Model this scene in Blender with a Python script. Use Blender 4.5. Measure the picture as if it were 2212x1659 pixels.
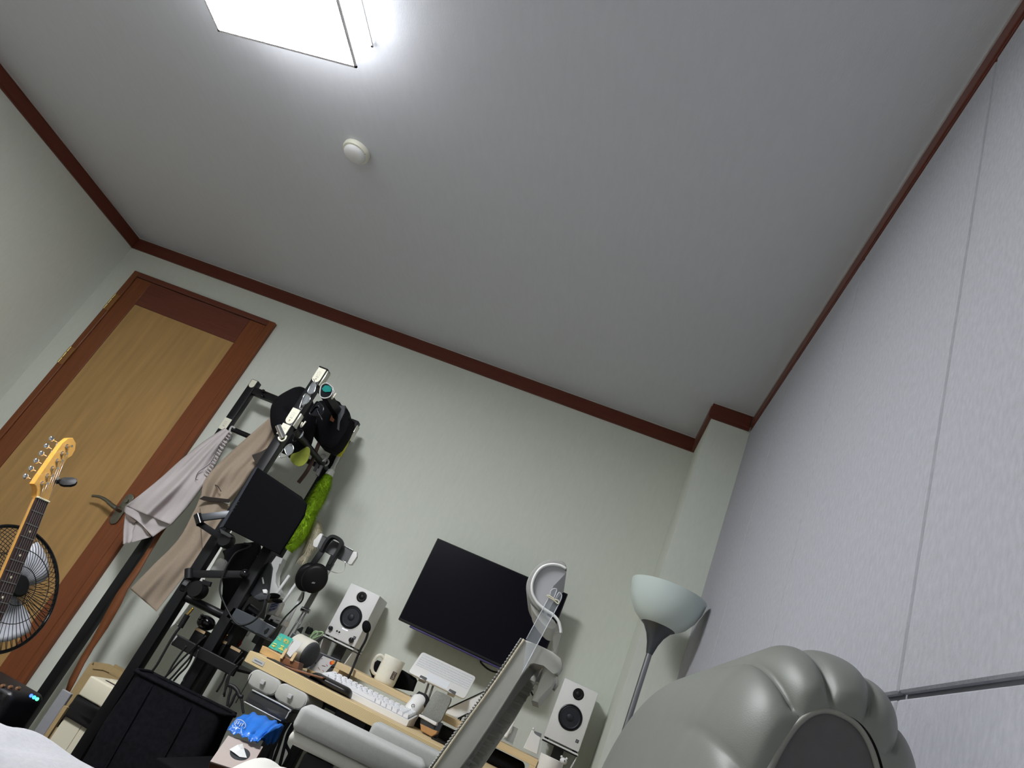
import bpy, bmesh, math, random
from mathutils import Matrix, Vector
random.seed(7)
scene = bpy.context.scene
COL = scene.collection
for o in list(bpy.data.objects):
    bpy.data.objects.remove(o, do_unlink=True)

# ------------------------------------------------------------------ camera
FPX = 1457.266                     # focal length in pixels of the 2212 x 1659 frame
CAM = Vector((0.0, 0.0, 0.85))
RWC = Matrix(((0.91678395, 0.03978124, 0.39739733),
              (-0.33335679, -0.47177783, 0.81627136),
              (0.21995554, -0.88081958, -0.41925699)))   # world axes -> camera axes
cam_d = bpy.data.cameras.new('camera')
cam_d.sensor_fit = 'HORIZONTAL'
cam_d.sensor_width = 36.0
cam_d.lens = FPX / 2212.0 * 36.0
cam_d.clip_start = 0.02
cam_o = bpy.data.objects.new('camera', cam_d)
cam_o.matrix_world = Matrix.Translation(CAM) @ RWC.transposed().to_4x4()
COL.objects.link(cam_o)
scene.camera = cam_o

# ------------------------------------------------------------------ world, exposure
world = bpy.data.worlds.new('world')
scene.world = world
world.use_nodes = True
bgn = world.node_tree.nodes['Background']
bgn.inputs[0].default_value = (0.6, 0.65, 0.75, 1)
bgn.inputs[1].default_value = 0.0
scene.view_settings.view_transform = 'Standard'
scene.view_settings.look = 'None'
scene.view_settings.gamma = 1.0
scene.view_settings.use_curve_mapping = False
scene.view_settings.exposure = 0.0
LAMP_STRENGTH = 74.0               # the ceiling lamp is the only light in the room

# ------------------------------------------------------------------ helpers
def lin(c):
    return tuple((x / 12.92 if x <= 0.04045 else ((x + 0.055) / 1.055) ** 2.4) for x in (v / 255.0 for v in c))

def W(px, py, ax, val):
    """the point of the room on plane ax = val that the camera sees at a pixel"""
    v = RWC.transposed() @ Vector(((px - 1106.0) / FPX, -(py - 829.5) / FPX, -1.0))
    i = 'xyz'.index(ax)
    t = (val - CAM[i]) / v[i]
    return CAM + v * t

def Y(px, py, y):
    return W(px, py, 'y', y)

def crop(x0, y0, s):
    return lambda x, y: (x0 + x / s, y0 + y / s)

def frame(o, ex, ey, ez):
    m = Matrix.Identity(4)
    for i, e in enumerate((ex, ey, ez)):
        e = Vector(e)
        for r in range(3):
            m[r][i] = e[r]
    for r in range(3):
        m[r][3] = o[r]
    return m

def rz(o, deg, tilt=0.0, roll=0.0):
    return Matrix.Translation(Vector(o)) @ Matrix.Rotation(math.radians(deg), 4, 'Z') @ Matrix.Rotation(math.radians(tilt), 4, 'X') @ Matrix.Rotation(math.radians(roll), 4, 'Y')

I4 = Matrix.Identity(4)

def bx(bm, lo, hi, M=I4, bev=0.0, seg=2):
    lo, hi = Vector(lo), Vector(hi)
    c, s = (lo + hi) / 2, hi - lo
    r = bmesh.ops.create_cube(bm, size=1.0, matrix=M @ Matrix.Translation(c) @ Matrix.Diagonal((abs(s.x), abs(s.y), abs(s.z), 1)))
    if bev > 0:
        es = set()
        for v in r['verts']:
            es.update(v.link_edges)
        bmesh.ops.bevel(bm, geom=list(es), offset=min(bev, 0.49 * min(abs(s.x), abs(s.y), abs(s.z))), segments=seg, affect='EDGES', profile=0.5)
    return bm

def ring_of(c, d, r, n, ref=None, ph=0.0):
    d = d.normalized()
    a = ref if ref is not None else (Vector((0, 0, 1)) if abs(d.z) < 0.9 else Vector((1, 0, 0)))
    u = d.cross(a).normalized()
    w = d.cross(u)
    return [c + (u * math.cos(ph + 2 * math.pi * k / n) + w * math.sin(ph + 2 * math.pi * k / n)) * r for k in range(n)], w

def skin(bm, rings, closed=False, caps=True):
    vs = [[bm.verts.new(p) for p in r] for r in rings]
    n = len(vs[0])
    m = len(vs)
    for i in range(m if closed else m - 1):
        a, b = vs[i], vs[(i + 1) % m]
        for k in range(n):
            bm.faces.new((a[k], a[(k + 1) % n], b[(k + 1) % n], b[k]))
    if caps and not closed:
        bm.faces.new(vs[0][::-1])
        bm.faces.new(vs[-1])
    return bm

def cyl(bm, p0, p1, r0, r1=None, n=16):
    p0, p1 = Vector(p0), Vector(p1)
    r1 = r0 if r1 is None else r1
    a, _ = ring_of(p0, p1 - p0, r0, n)
    b, _ = ring_of(p1, p1 - p0, r1, n)
    return skin(bm, [a, b])

def spline(pts, k=5, closed=False):
    P = [Vector(p) for p in pts]
    n = len(P)
    out = []
    for i in range(n if closed else n - 1):
        p1, p2 = P[i], P[(i + 1) % n]
        p0 = P[i - 1] if (i > 0 or closed) else p1
        p3 = P[(i + 2) % n] if (i + 2 < n or closed) else p2
        for j in range(k):
            t = j / k
            out.append(0.5 * ((2 * p1) + (p2 - p0) * t + (2 * p0 - 5 * p1 + 4 * p2 - p3) * t * t + (3 * p1 - p0 - 3 * p2 + p3) * t ** 3))
    if not closed:
        out.append(P[-1].copy())
    return out

def tube(bm, pts, r, n=8, k=5, closed=False, smooth=True):
    P = spline(pts, k, closed) if smooth else [Vector(p) for p in pts]
    m = len(P)
    rings = []
    ref = None
    for i in range(m):
        a = P[i - 1] if (i > 0 or closed) else P[i]
        b = P[(i + 1) % m] if (i < m - 1 or closed) else P[i]
        d = (b - a)
        if d.length < 1e-9:
            d = Vector((0, 0, 1))
        d.normalize()
        if ref is None:
            ref = Vector((0, 0, 1)) if abs(d.z) < 0.9 else Vector((1, 0, 0))
        u = (ref - d * ref.dot(d))
        if u.length < 1e-6:
            u = d.orthogonal()
        u.normalize()
        w = d.cross(u)
        ref = u
        rr = r[min(len(r) - 1, int(i * len(r) / m))] if isinstance(r, (list, tuple)) else r
        rings.append([P[i] + (u * math.cos(2 * math.pi * q / n) + w * math.sin(2 * math.pi * q / n)) * rr for q in range(n)])
    return skin(bm, rings, closed)

def lathe(bm, prof, M=I4, n=32, sx=1.0, sy=1.0):
    rings = []
    for (r, z) in prof:
        rings.append([M @ Vector((max(r, 1e-5) * sx * math.cos(2 * math.pi * k / n), max(r, 1e-5) * sy * math.sin(2 * math.pi * k / n), z)) for k in range(n)])
    return skin(bm, rings, caps=True)

def prism(bm, poly, h0, h1, M=I4, bev=0.0, seg=2):
    """polygon in the local xy plane, extruded from z = h0 to h1"""
    a = [bm.verts.new(M @ Vector((x, y, h0))) for x, y in poly]
    b = [bm.verts.new(M @ Vector((x, y, h1))) for x, y in poly]
    n = len(poly)
    fs = [bm.faces.new(a[::-1]), bm.faces.new(b)]
    for k in range(n):
        fs.append(bm.faces.new((a[k], a[(k + 1) % n], b[(k + 1) % n], b[k])))
    if bev > 0:
        es = [e for e in fs[0].edges] + [e for e in fs[1].edges]
        bmesh.ops.bevel(bm, geom=es, offset=bev, segments=seg, affect='EDGES', profile=0.5)
    return bm

def slab(bm, pts, off, bev=0.0):
    """a polygon of room points given thickness by an offset vector"""
    off = Vector(off)
    a = [bm.verts.new(Vector(p)) for p in pts]
    b = [bm.verts.new(Vector(p) + off) for p in pts]
    n = len(a)
    fs = [bm.faces.new(a[::-1]), bm.faces.new(b)]
    for k in range(n):
        fs.append(bm.faces.new((a[k], a[(k + 1) % n], b[(k + 1) % n], b[k])))
    if bev > 0:
        es = [e for e in fs[0].edges] + [e for e in fs[1].edges]
        bmesh.ops.bevel(bm, geom=es, offset=bev, segments=2, affect='EDGES', profile=0.5)
    return bm

def surf(bm, G, closed_u=False, closed_v=False):
    vs = [[bm.verts.new(p) for p in r] for r in G]
    m, n = len(vs), len(vs[0])
    for i in range(m if closed_u else m - 1):
        for j in range(n if closed_v else n - 1):
            bm.faces.new((vs[i][j], vs[i][(j + 1) % n], vs[(i + 1) % m][(j + 1) % n], vs[(i + 1) % m][j]))
    return bm

def rrect(w, h, r, n=4, cx=0.0, cy=0.0):
    out = []
    for (sx, sy, a0) in ((1, 1, 0), (-1, 1, 90), (-1, -1, 180), (1, -1, 270)):
        for k in range(n + 1):
            a = math.radians(a0 + 90.0 * k / n)
            out.append((cx + sx * (w / 2 - r) + r * math.cos(a), cy + sy * (h / 2 - r) + r * math.sin(a)))
    return out

def ball(bm, c, r, M=I4, u=16, v=10, s=(1, 1, 1)):
    bmesh.ops.create_uvsphere(bm, u_segments=u, v_segments=v, radius=r, matrix=M @ Matrix.Translation(Vector(c)) @ Matrix.Diagonal((s[0], s[1], s[2], 1)))
    return bm

NB = bmesh.new
ROOT = {}

def obj(name, bm, mat, parent=None, smooth=False, at=None, solid=0.0, sub=0, label=None, weld=0.0):
    if weld:
        bmesh.ops.remove_doubles(bm, verts=bm.verts, dist=weld)
    bmesh.ops.recalc_face_normals(bm, faces=bm.faces)
    if parent is not None:
        off = ROOT[parent.name]
    elif at is not None:
        off = Vector(at)
    else:
        lo = [min(v.co[i] for v in bm.verts) for i in range(3)]
        hi = [max(v.co[i] for v in bm.verts) for i in range(3)]
        off = Vector(((lo[0] + hi[0]) / 2, (lo[1] + hi[1]) / 2, lo[2]))
    bmesh.ops.translate(bm, verts=bm.verts, vec=-off)
    me = bpy.data.meshes.new(name)
    bm.to_mesh(me)
    bm.free()
    for p in me.polygons:
        p.use_smooth = bool(smooth)
    if smooth and not isinstance(smooth, bool):
        me.set_sharp_from_angle(angle=math.radians(smooth))
    me.materials.append(mat)
    o = bpy.data.objects.new(name, me)
    COL.objects.link(o)
    if parent is not None:
        o.parent = parent
    else:
        o.location = off
    ROOT[o.name] = off
    if solid:
        m = o.modifiers.new('thickness', 'SOLIDIFY')
        m.thickness = solid
        m.offset = 0
    if sub:
        m = o.modifiers.new('smooth', 'SUBSURF')
        m.levels = sub
        m.render_levels = sub
    if label:
        o['label'] = label
    return o

def thing(name, label, cat, loc, group=None):
    o = bpy.data.objects.new(name, None)
    o.empty_display_size = 0.05
    COL.objects.link(o)
    o.location = Vector(loc)
    ROOT[o.name] = Vector(loc)
    o['label'] = label
    o['category'] = cat
    if group:
        o['group'] = group
    return o

def tag(o, label, cat, group=None):
    o['label'] = label
    o['category'] = cat
    if group:
        o['group'] = group
    return o

def struct(o, label=None):
    o['kind'] = 'structure'
    if label:
        o['label'] = label
    return o

# ------------------------------------------------------------------ materials
def mat(name, col, rough=0.6, metal=0.0, var=0.0, vscale=40.0, bump=0.0, bscale=200.0, stretch=(1, 1, 1),
        spec=0.5, trans=0.0, alpha=1.0, col2=None, coat=0.0, emit=0.0, sheen=0.0, detail=4.0, ior=1.45):
    m = bpy.data.materials.new(name)
    m.use_nodes = True
    nt = m.node_tree
    b = nt.nodes['Principled BSDF']
    c = lin(col)
    b.inputs['Base Color'].default_value = (*c, 1)
    b.inputs['Roughness'].default_value = rough
    b.inputs['Metallic'].default_value = metal
    b.inputs['Specular IOR Level'].default_value = spec
    b.inputs['IOR'].default_value = ior
    if trans:
        b.inputs['Transmission Weight'].default_value = trans
    if alpha < 1:
        b.inputs['Alpha'].default_value = alpha
    if coat:
        b.inputs['Coat Weight'].default_value = coat
        b.inputs['Coat Roughness'].default_value = 0.15
    if sheen:
        b.inputs['Sheen Weight'].default_value = sheen
    if emit:
        b.inputs['Emission Color'].default_value = (*c, 1)
        b.inputs['Emission Strength'].default_value = emit
    if var or bump or col2:
        tc = nt.nodes.new('ShaderNodeTexCoord')
        mp = nt.nodes.new('ShaderNodeMapping')
        mp.inputs['Scale'].default_value = stretch
        nt.links.new(tc.outputs['Object'], mp.inputs['Vector'])
    if var or col2:
        n = nt.nodes.new('ShaderNodeTexNoise')
        n.inputs['Scale'].default_value = vscale
        n.inputs['Detail'].default_value = detail
        nt.links.new(mp.outputs[0], n.inputs['Vector'])
        cr = nt.nodes.new('ShaderNodeValToRGB')
        cr.color_ramp.elements[0].position = 0.3
        cr.color_ramp.elements[1].position = 0.7
        if col2:
            a0, a1 = c, lin(col2)
        else:
            a0 = tuple(x * (1 - var) for x in c)
            a1 = tuple(min(1, x * (1 + var)) for x in c)
        cr.color_ramp.elements[0].color = (*a0, 1)
        cr.color_ramp.elements[1].color = (*a1, 1)
        nt.links.new(n.outputs['Fac'], cr.inputs[0])
        nt.links.new(cr.outputs[0], b.inputs['Base Color'])
    if bump:
        n2 = nt.nodes.new('ShaderNodeTexNoise')
        n2.inputs['Scale'].default_value = bscale
        n2.inputs['Detail'].default_value = 3
        nt.links.new(mp.outputs[0], n2.inputs['Vector'])
        bp = nt.nodes.new('ShaderNodeBump')
        bp.inputs['Strength'].default_value = bump
        bp.inputs['Distance'].default_value = 0.002
        nt.links.new(n2.outputs['Fac'], bp.inputs['Height'])
        nt.links.new(bp.outputs[0], b.inputs['Normal'])
    return m

def emission(name, col, s):
    m = bpy.data.materials.new(name)
    m.use_nodes = True
    nt = m.node_tree
    nt.nodes.remove(nt.nodes['Principled BSDF'])
    e = nt.nodes.new('ShaderNodeEmission')
    e.inputs[0].default_value = (*lin(col), 1)
    e.inputs[1].default_value = s
    nt.links.new(e.outputs[0], nt.nodes['Material Output'].inputs[0])
    return m

K = {}
K['wall'] = mat('wallpaper', (216, 220, 210), 0.85, var=0.02, vscale=90, bump=0.05, bscale=600, stretch=(1, 1, 0.3), spec=0.2)
K['ceil'] = mat('ceiling_paper', (207, 209, 215), 0.75, var=0.018, vscale=60, bump=0.25, bscale=420, stretch=(1, 0.2, 1), spec=0.25)
K['panel'] = mat('felt_panel', (175, 175, 182), 0.95, var=0.075, vscale=150, bump=0.35, bscale=420, stretch=(1, 1, 0.4), spec=0.1)
K['panel_wall'] = mat('panel_backing', (150, 150, 156), 0.95)
K['trim'] = mat('cherry_trim', (100, 50, 38), 0.4, var=0.10, vscale=30, stretch=(0.15, 1, 8), spec=0.3)
K['caulk'] = mat('white_caulk', (190, 186, 184), 0.6)
K['frame'] = mat('door_frame_wood', (124, 70, 40), 0.4, var=0.14, vscale=14, stretch=(6, 6, 0.3), spec=0.35)
K['frame_dark'] = mat('door_rail_wood', (108, 60, 46), 0.4, var=0.12, vscale=14, stretch=(0.4, 6, 6), spec=0.35)
K['veneer'] = mat('door_veneer', (174, 138, 88), 0.5, var=0.13, vscale=9, stretch=(3.0, 3.0, 0.28), spec=0.3)
K['brass'] = mat('brass_hinge', (190, 168, 110), 0.35, 0.9)
K['nickel'] = mat('dull_nickel', (120, 116, 104), 0.38, 0.85)
K['floor'] = mat('vinyl_floor', (120, 112, 104), 0.45, var=0.12, vscale=8, stretch=(8, 0.6, 1))
K['white'] = mat('white_plastic', (232, 231, 228), 0.4)
K['white_soft'] = mat('white_satin', (226, 226, 226), 0.55, var=0.02, vscale=60)
K['cream'] = mat('cream_plastic', (228, 221, 198), 0.45)
K['offwhite'] = mat('sensor_plastic', (226, 224, 208), 0.4)
K['black'] = mat('black_plastic', (17, 17, 19), 0.5, spec=0.35)
K['black_gloss'] = mat('black_gloss', (14, 14, 17), 0.15)
K['black_metal'] = mat('black_metal', (18, 18, 20), 0.42, 0.1)
K['black_fabric'] = mat('black_fabric', (17, 17, 20), 0.9, var=0.25, vscale=120, bump=0.3, bscale=500, spec=0.15)
K['dgrey'] = mat('dark_grey_plastic', (58, 60, 64), 0.45)
K['mgrey'] = mat('mid_grey', (118, 119, 122), 0.5)
K['lgrey'] = mat('light_grey', (186, 186, 184), 0.5)
K['chrome'] = mat('chrome', (225, 225, 228), 0.09, 1.0)
K['steel'] = mat('brushed_steel', (170, 170, 172), 0.3, 0.9)
K['rubber'] = mat('cable_rubber', (18, 18, 20), 0.55)
# ================================================================== THE ROOM
XL, XR, YB, YF, ZC = -3.188, 0.372, 3.028, -0.95, 2.35
PX, PY = 0.196, 2.645              # pillar in the back right corner
def wallbox(name, lo, hi, m, label=None):
    bm = NB()
    bx(bm, lo, hi)
    return struct(obj(name, bm, m), label)
wallbox('floor', (XL - .1, YF - .1, -.06), (XR + .1, YB + .1, 0), K['floor'])
wallbox('ceiling', (XL - .1, YF - .1, ZC), (XR + .1, YB + .1, ZC + .06), K['ceil'])
wallbox('wall_back', (XL - .1, YB, 0), (XR + .1, YB + .1, ZC), K['wall'])
wallbox('wall_left', (XL - .1, YF - .1, 0), (XL, YB, ZC), K['wall'])
wr = wallbox('wall_right', (XR, YF - .1, 0), (XR + .1, YB, ZC), K['panel_wall'], 'right wall clad with pale grey felt panels')
wallbox('wall_front', (XL, YF - .1, 0), (XR, YF, ZC), K['wall'])
wallbox('wall_pillar', (PX, PY, 0), (XR, YB, ZC), K['wall'], 'grey papered pillar in the corner beside the felt panels')
# felt panels on the right wall, 0.6 m wide, each a piece of its own
for (z0, z1) in ((0.02, 1.0585), (1.0665, 2.277)):
    for i in range(7):
        y1 = 2.640 if i == 6 else -0.925 + 0.605 * (i + 1) - 0.0045
        y0 = -0.925 + 0.605 * i + 0.0045
        y0 += 0.6 - 0.605 + 0.0; y1 += 0.0
        if y1 - y0 < 0.05:
            continue
        bm = NB()
        bx(bm, (XR - 0.0102, y0, z0), (XR - 0.0002, y1, z1), bev=0.0025, seg=1)
        obj('felt_panel', bm, K['panel'], wr)
# crown trim: red brown boards with a thin white caulk bead above
def crown(name, p0, p1, nrm, z0=2.277, t=0.012):
    p0, p1, n = Vector((*p0, 0)), Vector((*p1, 0)), Vector((*nrm, 0))
    d = (p1 - p0)
    L = d.length
    M = frame(p0, d.normalized(), n, (0, 0, 1))
    bm = NB()
    bx(bm, (0, 0.0005, z0), (L, t, ZC - 0.005), M)
    bx(bm, (0, 0.0005, z0 + 0.012), (L, t + 0.003, ZC - 0.012), M, 0.002, 1)
    o = struct(obj(name, bm, K['trim']))
    bm = NB()
    bx(bm, (0, 0.0005, ZC - 0.0048), (L, t + 0.004, ZC - 0.0004), M)
    obj('caulk_bead', bm, K['caulk'], o)
    return o
crown('trim_1', (XL, YB), (PX, YB), (0, -1))
crown('trim_2', (XL, YF), (XL, YB - 0.017), (1, 0))
crown('trim_3', (XR, YF), (XR, PY - 0.017), (-1, 0))
crown('trim_4', (PX, PY - 0.0), (PX, YB - 0.017), (-1, 0))
crown('trim_5', (PX - 0.012, PY), (XR - 0.017, PY), (0, -1))

# ------------------------------------------------------------------ door
dr = thing('door_1', 'tan veneer door in a red brown frame at the left end of the back wall', 'door', (-2.56, YB - 0.02, 0))
struct(dr)
del dr['category']
x0, x1, zt = -3.039, -2.083, 2.140
yf = YB - 0.026
def dbox(name, lo, hi, m, bev=0.002, parent=None):
    bm = NB()
    bx(bm, lo, hi, bev=bev, seg=1)
    return obj(name, bm, m, parent or dr)
dbox('frame_jamb', (x0, yf, 0), (x0 + .037, YB - .0005, zt), K['frame'])
dbox('frame_jamb', (x1 - .037, yf, 0), (x1, YB - .0005, zt), K['frame'])
dbox('frame_head', (x0 + .0375, yf, zt - .031), (x1 - .0375, YB - .0005, zt), K['frame_dark'])
lx0, lx1, lz1 = x0 + .0405, x1 - .0405, zt - .0345
yl = YB - 0.021
dbox('stile', (lx0, yl, .01), (lx0 + .103, YB - .001, lz1), K['frame'], 0.0015)
dbox('stile', (lx1 - .103, yl, .01), (lx1, YB - .001, lz1), K['frame'], 0.0015)
dbox('rail', (lx0 + .104, yl, lz1 - .155), (lx1 - .104, YB - .001, lz1), K['frame_dark'], 0.0015)
dbox('rail', (lx0 + .104, yl, .01), (lx1 - .104, YB - .001, .18), K['frame_dark'], 0.0015)
dbox('veneer_panel', (lx0 + .1045, yl + .003, .1805), (lx1 - .1045, YB - .001, lz1 - .1555), K['veneer'], 0.001)
for zc in (1.91, 1.538, 0.30):
    bm = NB()
    xh = x0 + .010
    for k in range(3):
        cyl(bm, (xh, yf - .005, zc - .052 + k * .036), (xh, yf - .005, zc - .052 + k * .036 + .032), 0.0055, n=12)
    h = obj('hinge', bm, K['brass'], dr, smooth=40)
    bm = NB()
    bx(bm, (xh + .003, yf - .0025, zc - .053), (xh + .030, yf - .0003, zc + .053))
    obj('hinge_leaf', bm, mat('hinge_leaf_paint', (150, 104, 62), 0.45, 0.3), h)
# lever handle
bm = NB()
prism(bm, rrect(.042, .155, .0205, 6), 0, .008, frame((-2.186, yl - .0003, .972), (1, 0, 0), (0, 0, 1), (0, -1, 0)), 0.0025)
pl = obj('handle_plate', bm, K['nickel'], dr, smooth=40)
bm = NB()
cyl(bm, (-2.186, yl - .006, .962), (-2.186, yl - .05, .962), 0.0105)
tube(bm, [(-2.182, yl - .046, .962), (-2.21, yl - .050, .966), (-2.25, yl - .052, .975), (-2.29, yl - .050, .976), (-2.33, yl - .045, .966)], [.0105, .0095, .008, .007, .006], 10)
obj('lever', bm, K['nickel'], pl, smooth=60)
bm = NB()
cyl(bm, (-2.186, yl - .008, 1.012), (-2.186, yl - .018, 1.012), 0.010)
obj('thumb_turn', bm, K['nickel'], pl, smooth=40)

# ------------------------------------------------------------------ ceiling lamp: the light of the room
lx0, lx1, ly0, ly1, lz = -1.632, -1.150, 0.745, 1.268, 2.238
lamp = thing('ceiling_lamp', 'bright square box lamp on the ceiling with glowing white acrylic sides', 'ceiling lamp', ((lx0 + lx1) / 2, (ly0 + ly1) / 2, lz))
bm = NB()
bx(bm, (lx0 + .02, ly0 + .02, ZC - .012), (lx1 - .02, ly1 - .02, ZC - .0005))
obj('mounting_plate', bm, K['white'], lamp)
GLOW = emission('lit_acrylic', (250, 252, 255), LAMP_STRENGTH)
bm = NB()
bx(bm, (lx0 + .002, ly0 + .002, lz + .001), (lx1 - .002, ly1 - .002, lz + .004))
obj('diffuser', bm, GLOW, lamp)
GLOW2 = emission('lit_acrylic_side', (250, 252, 255), LAMP_STRENGTH * 0.115)
bm = NB()
bx(bm, (lx0 + .002, ly0 + .002, lz + .0042), (lx1 - .002, ly1 - .002, ZC - .016))
obj('side_diffuser', bm, GLOW2, lamp)
edge = mat('lamp_edge_strip', (236, 234, 238), 0.4)
for (a, b) in (((lx0, ly1), (lx1, ly1)), ((lx0, ly0), (lx1, ly0)), ((lx0, ly0), (lx0, ly1)), ((lx1, ly0), (lx1, ly1))):
    bm = NB()
    tk = .0034
    bx(bm, (a[0] - tk, a[1] - tk, lz - .0022), (b[0] + tk, b[1] + tk, lz + .0035))
    obj('edge_strip', bm, edge, lamp)
    bm = NB()
    bx(bm, (min(a[0], b[0]) - .003, min(a[1], b[1]) - .003, ZC - .016), (max(a[0], b[0]) + .003, max(a[1], b[1]) + .003, ZC - .011))
    obj('top_rim', bm, K['lgrey'], lamp)

# ------------------------------------------------------------------ ceiling detector
det = thing('heat_detector', 'round off white heat detector on the ceiling beside the lamp', 'detector', (-1.338, 1.738, ZC - .04))
M = frame((-1.338, 1.738, ZC), (1, 0, 0), (0, -1, 0), (0, 0, -1))
bm = NB()
lathe(bm, [(.0, .0003), (.051, .0003), (.0525, .004), (.052, .013), (.049, .018), (.0, .018)], M, 48)
b0 = obj('base_ring', bm, K['offwhite'], det, smooth=35)
bm = NB()
lathe(bm, [(0, .0182), (.041, .0182), (.0415, .024), (.039, .030), (.030, .035), (.016, .0375), (0, .038)], M, 48)
obj('dome', bm, K['white_soft'], det, smooth=50)
bm = NB()
cyl(bm, M @ Vector((.044, .012, .0175)), M @ Vector((.044, .012, .0192)), .0014, n=8)
obj('indicator', bm, K['dgrey'], b0)
# ================================================================== DESK
c2 = crop(260, 1060, 5.027)
c3 = crop(480, 1140, 5.53)
c1 = crop(380, 780, 5.027)
c5 = crop(0, 1100, 2.967)
c6 = crop(180, 1300, 4.622)
c7 = crop(520, 1320, 5.027)
c8 = crop(840, 1150, 4.809)
d1 = crop(860, 1380, 4.809)
d2 = crop(1300, 1200, 3.16)
e4 = crop(1060, 1440, 7.574)
z9 = crop(540, 790, 9.217)
def poly(k, pts, y):
    return [Y(*k(a, b), y) for a, b in pts]

def stripes(name, col, col2, scale, rough=0.5):
    m = mat(name, col, rough)
    nt = m.node_tree
    tc = nt.nodes.new('ShaderNodeTexCoord')
    w = nt.nodes.new('ShaderNodeTexWave')
    w.bands_direction = 'Z'
    w.inputs['Scale'].default_value = scale
    w.inputs['Distortion'].default_value = 0.15
    r = nt.nodes.new('ShaderNodeValToRGB')
    r.color_ramp.elements[0].color = (*lin(col2), 1)
    r.color_ramp.elements[1].color = (*lin(col), 1)
    r.color_ramp.elements[0].position = 0.15
    r.color_ramp.elements[1].position = 0.5
    nt.links.new(tc.outputs['Object'], w.inputs['Vector'])
    nt.links.new(w.outputs['Fac'], r.inputs[0])
    nt.links.new(r.outputs[0], nt.nodes['Principled BSDF'].inputs['Base Color'])
    return m
K['ply_edge'] = stripes('plywood_edge', (226, 205, 158), (178, 152, 106), 96)
K['ply'] = mat('birch_ply', (218, 194, 150), 0.5, var=0.08, vscale=10, stretch=(0.5, 8, 8))
K['desk_mat'] = mat('desk_mat', (34, 33, 35), 0.6)

DX0, DX1, DY0, DY1, DZ = -0.930, 0.185, 2.200, 3.000, 0.730
desk = thing('desk', 'birch plywood desk with striped front edge against the back wall', 'desk', ((DX0 + DX1) / 2, (DY0 + DY1) / 2, 0))
bm = NB()
bx(bm, (DX0, DY0, DZ - .034), (DX1, DY1, DZ), bev=.0015, seg=1)
top = obj('desktop', bm, K['ply_edge'], desk)
bm = NB()
bx(bm, (DX0 + .003, DY0 + .004, DZ), (DX1 - .003, DY1 - .003, DZ + .0006))
obj('top_veneer', bm, K['ply'], top)
bm = NB()
a = Y(*c7(195, 545), DY0 - .001)
bx(bm, (a.x - .020, DY0 - .0015, DZ - .024), (a.x + .020, DY0 - .0002, DZ - .011))
obj('label_plate', bm, K['lgrey'], top)
bm = NB()
bx(bm, (a.x - .014, DY0 - .0019, DZ - .019), (a.x + .014, DY0 - .0014, DZ - .016))
obj('label_print', bm, K['mgrey'], top)
for x in (DX0 + .06, DX1 - .06):
    for y in (DY0 + .42, DY1 - .05):
        bm = NB()
        bx(bm, (x - .02, y - .02, 0), (x + .02, y + .02, DZ - .0345), bev=.003)
        obj('leg', bm, K['black_metal'], desk)
bm = NB()
bx(bm, (DX0 + .085, DY1 - .06, DZ - .10), (DX1 - .085, DY1 - .04, DZ - .0345))
obj('rear_rail', bm, K['black_metal'], desk)
# dark tray hanging under the front edge of the desk
a, b = Y(*c7(1060, 1050), DY0 + .05), Y(*c7(1390, 1200), DY0 + .05)
bm = NB()
bx(bm, (a.x, DY0 + .04, DZ - .062), (b.x, DY0 + .19, DZ - .0345), bev=.004)
obj('control_box', bm, K['black'], desk)

# desk mat / papers at the left front
bm = NB()
bx(bm, (-.88, 2.225, DZ + .0007), (-.69, 2.44, DZ + .0035))
tag(obj('desk_pad', bm, K['desk_mat']), 'thin black pad under the wooden card stand on the desk', 'pad')

# ------------------------------------------------------------------ riser shelf
RX0, RX1, RY0, RY1, RZ = -0.752, 0.004, 2.500, 2.765, 0.805
ris = thing('monitor_riser', 'low birch plywood riser shelf standing on the desk under the mug', 'riser', ((RX0 + RX1) / 2, 2.63, DZ))
bm = NB()
bx(bm, (RX0, RY0, RZ - .021), (RX1, RY1, RZ), bev=.001, seg=1)
obj('shelf_board', bm, K['ply'], ris)
for x in (RX0, RX1 - .021):
    bm = NB()
    bx(bm, (x, RY0, DZ + .0008), (x + .021, RY1, RZ - .0212), bev=.001, seg=1)
    obj('side_panel', bm, K['ply'], ris)

# ------------------------------------------------------------------ monitor on a wall arm
mon = thing('monitor', 'large black flat monitor hanging on the back wall above the desk', 'monitor', (-.415, 2.90, 1.03))
MX0, MX1, MZ0, MZ1, MY = -0.7185, -0.1125, 1.037, 1.405, 2.886
K['screen'] = mat('screen_glass', (5, 4, 17), 0.3, spec=0.14)
bm = NB()
bx(bm, (MX0, MY, MZ0), (MX1, MY + .022, MZ1), bev=.002, seg=1)
cas = obj('casing', bm, K['black'], mon)
bm = NB()
bx(bm, (MX0 + .004, MY - .0008, MZ0 + .010), (MX1 - .004, MY - .0001, MZ1 - .004))
obj('screen', bm, K['screen'], mon)
bm = NB()
bx(bm, (MX0 + .055, MY + .003, MZ0 - .0085), (MX1 - .02, MY + .016, MZ0 - .0002), bev=.003)
obj('chin_strip', bm, mat('lilac_chin', (74, 66, 112), 0.3, 0.3), mon)
bm = NB()
bx(bm, (-.50, MY + .0222, 1.12), (-.33, MY + .06, 1.30), bev=.008)
obj('rear_hump', bm, K['black'], mon)
bm = NB()
bx(bm, (-.465, MY + .0602, 1.16), (-.365, YB - .0005, 1.26), bev=.004)
obj('wall_bracket', bm, K['black_metal'], mon)
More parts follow.
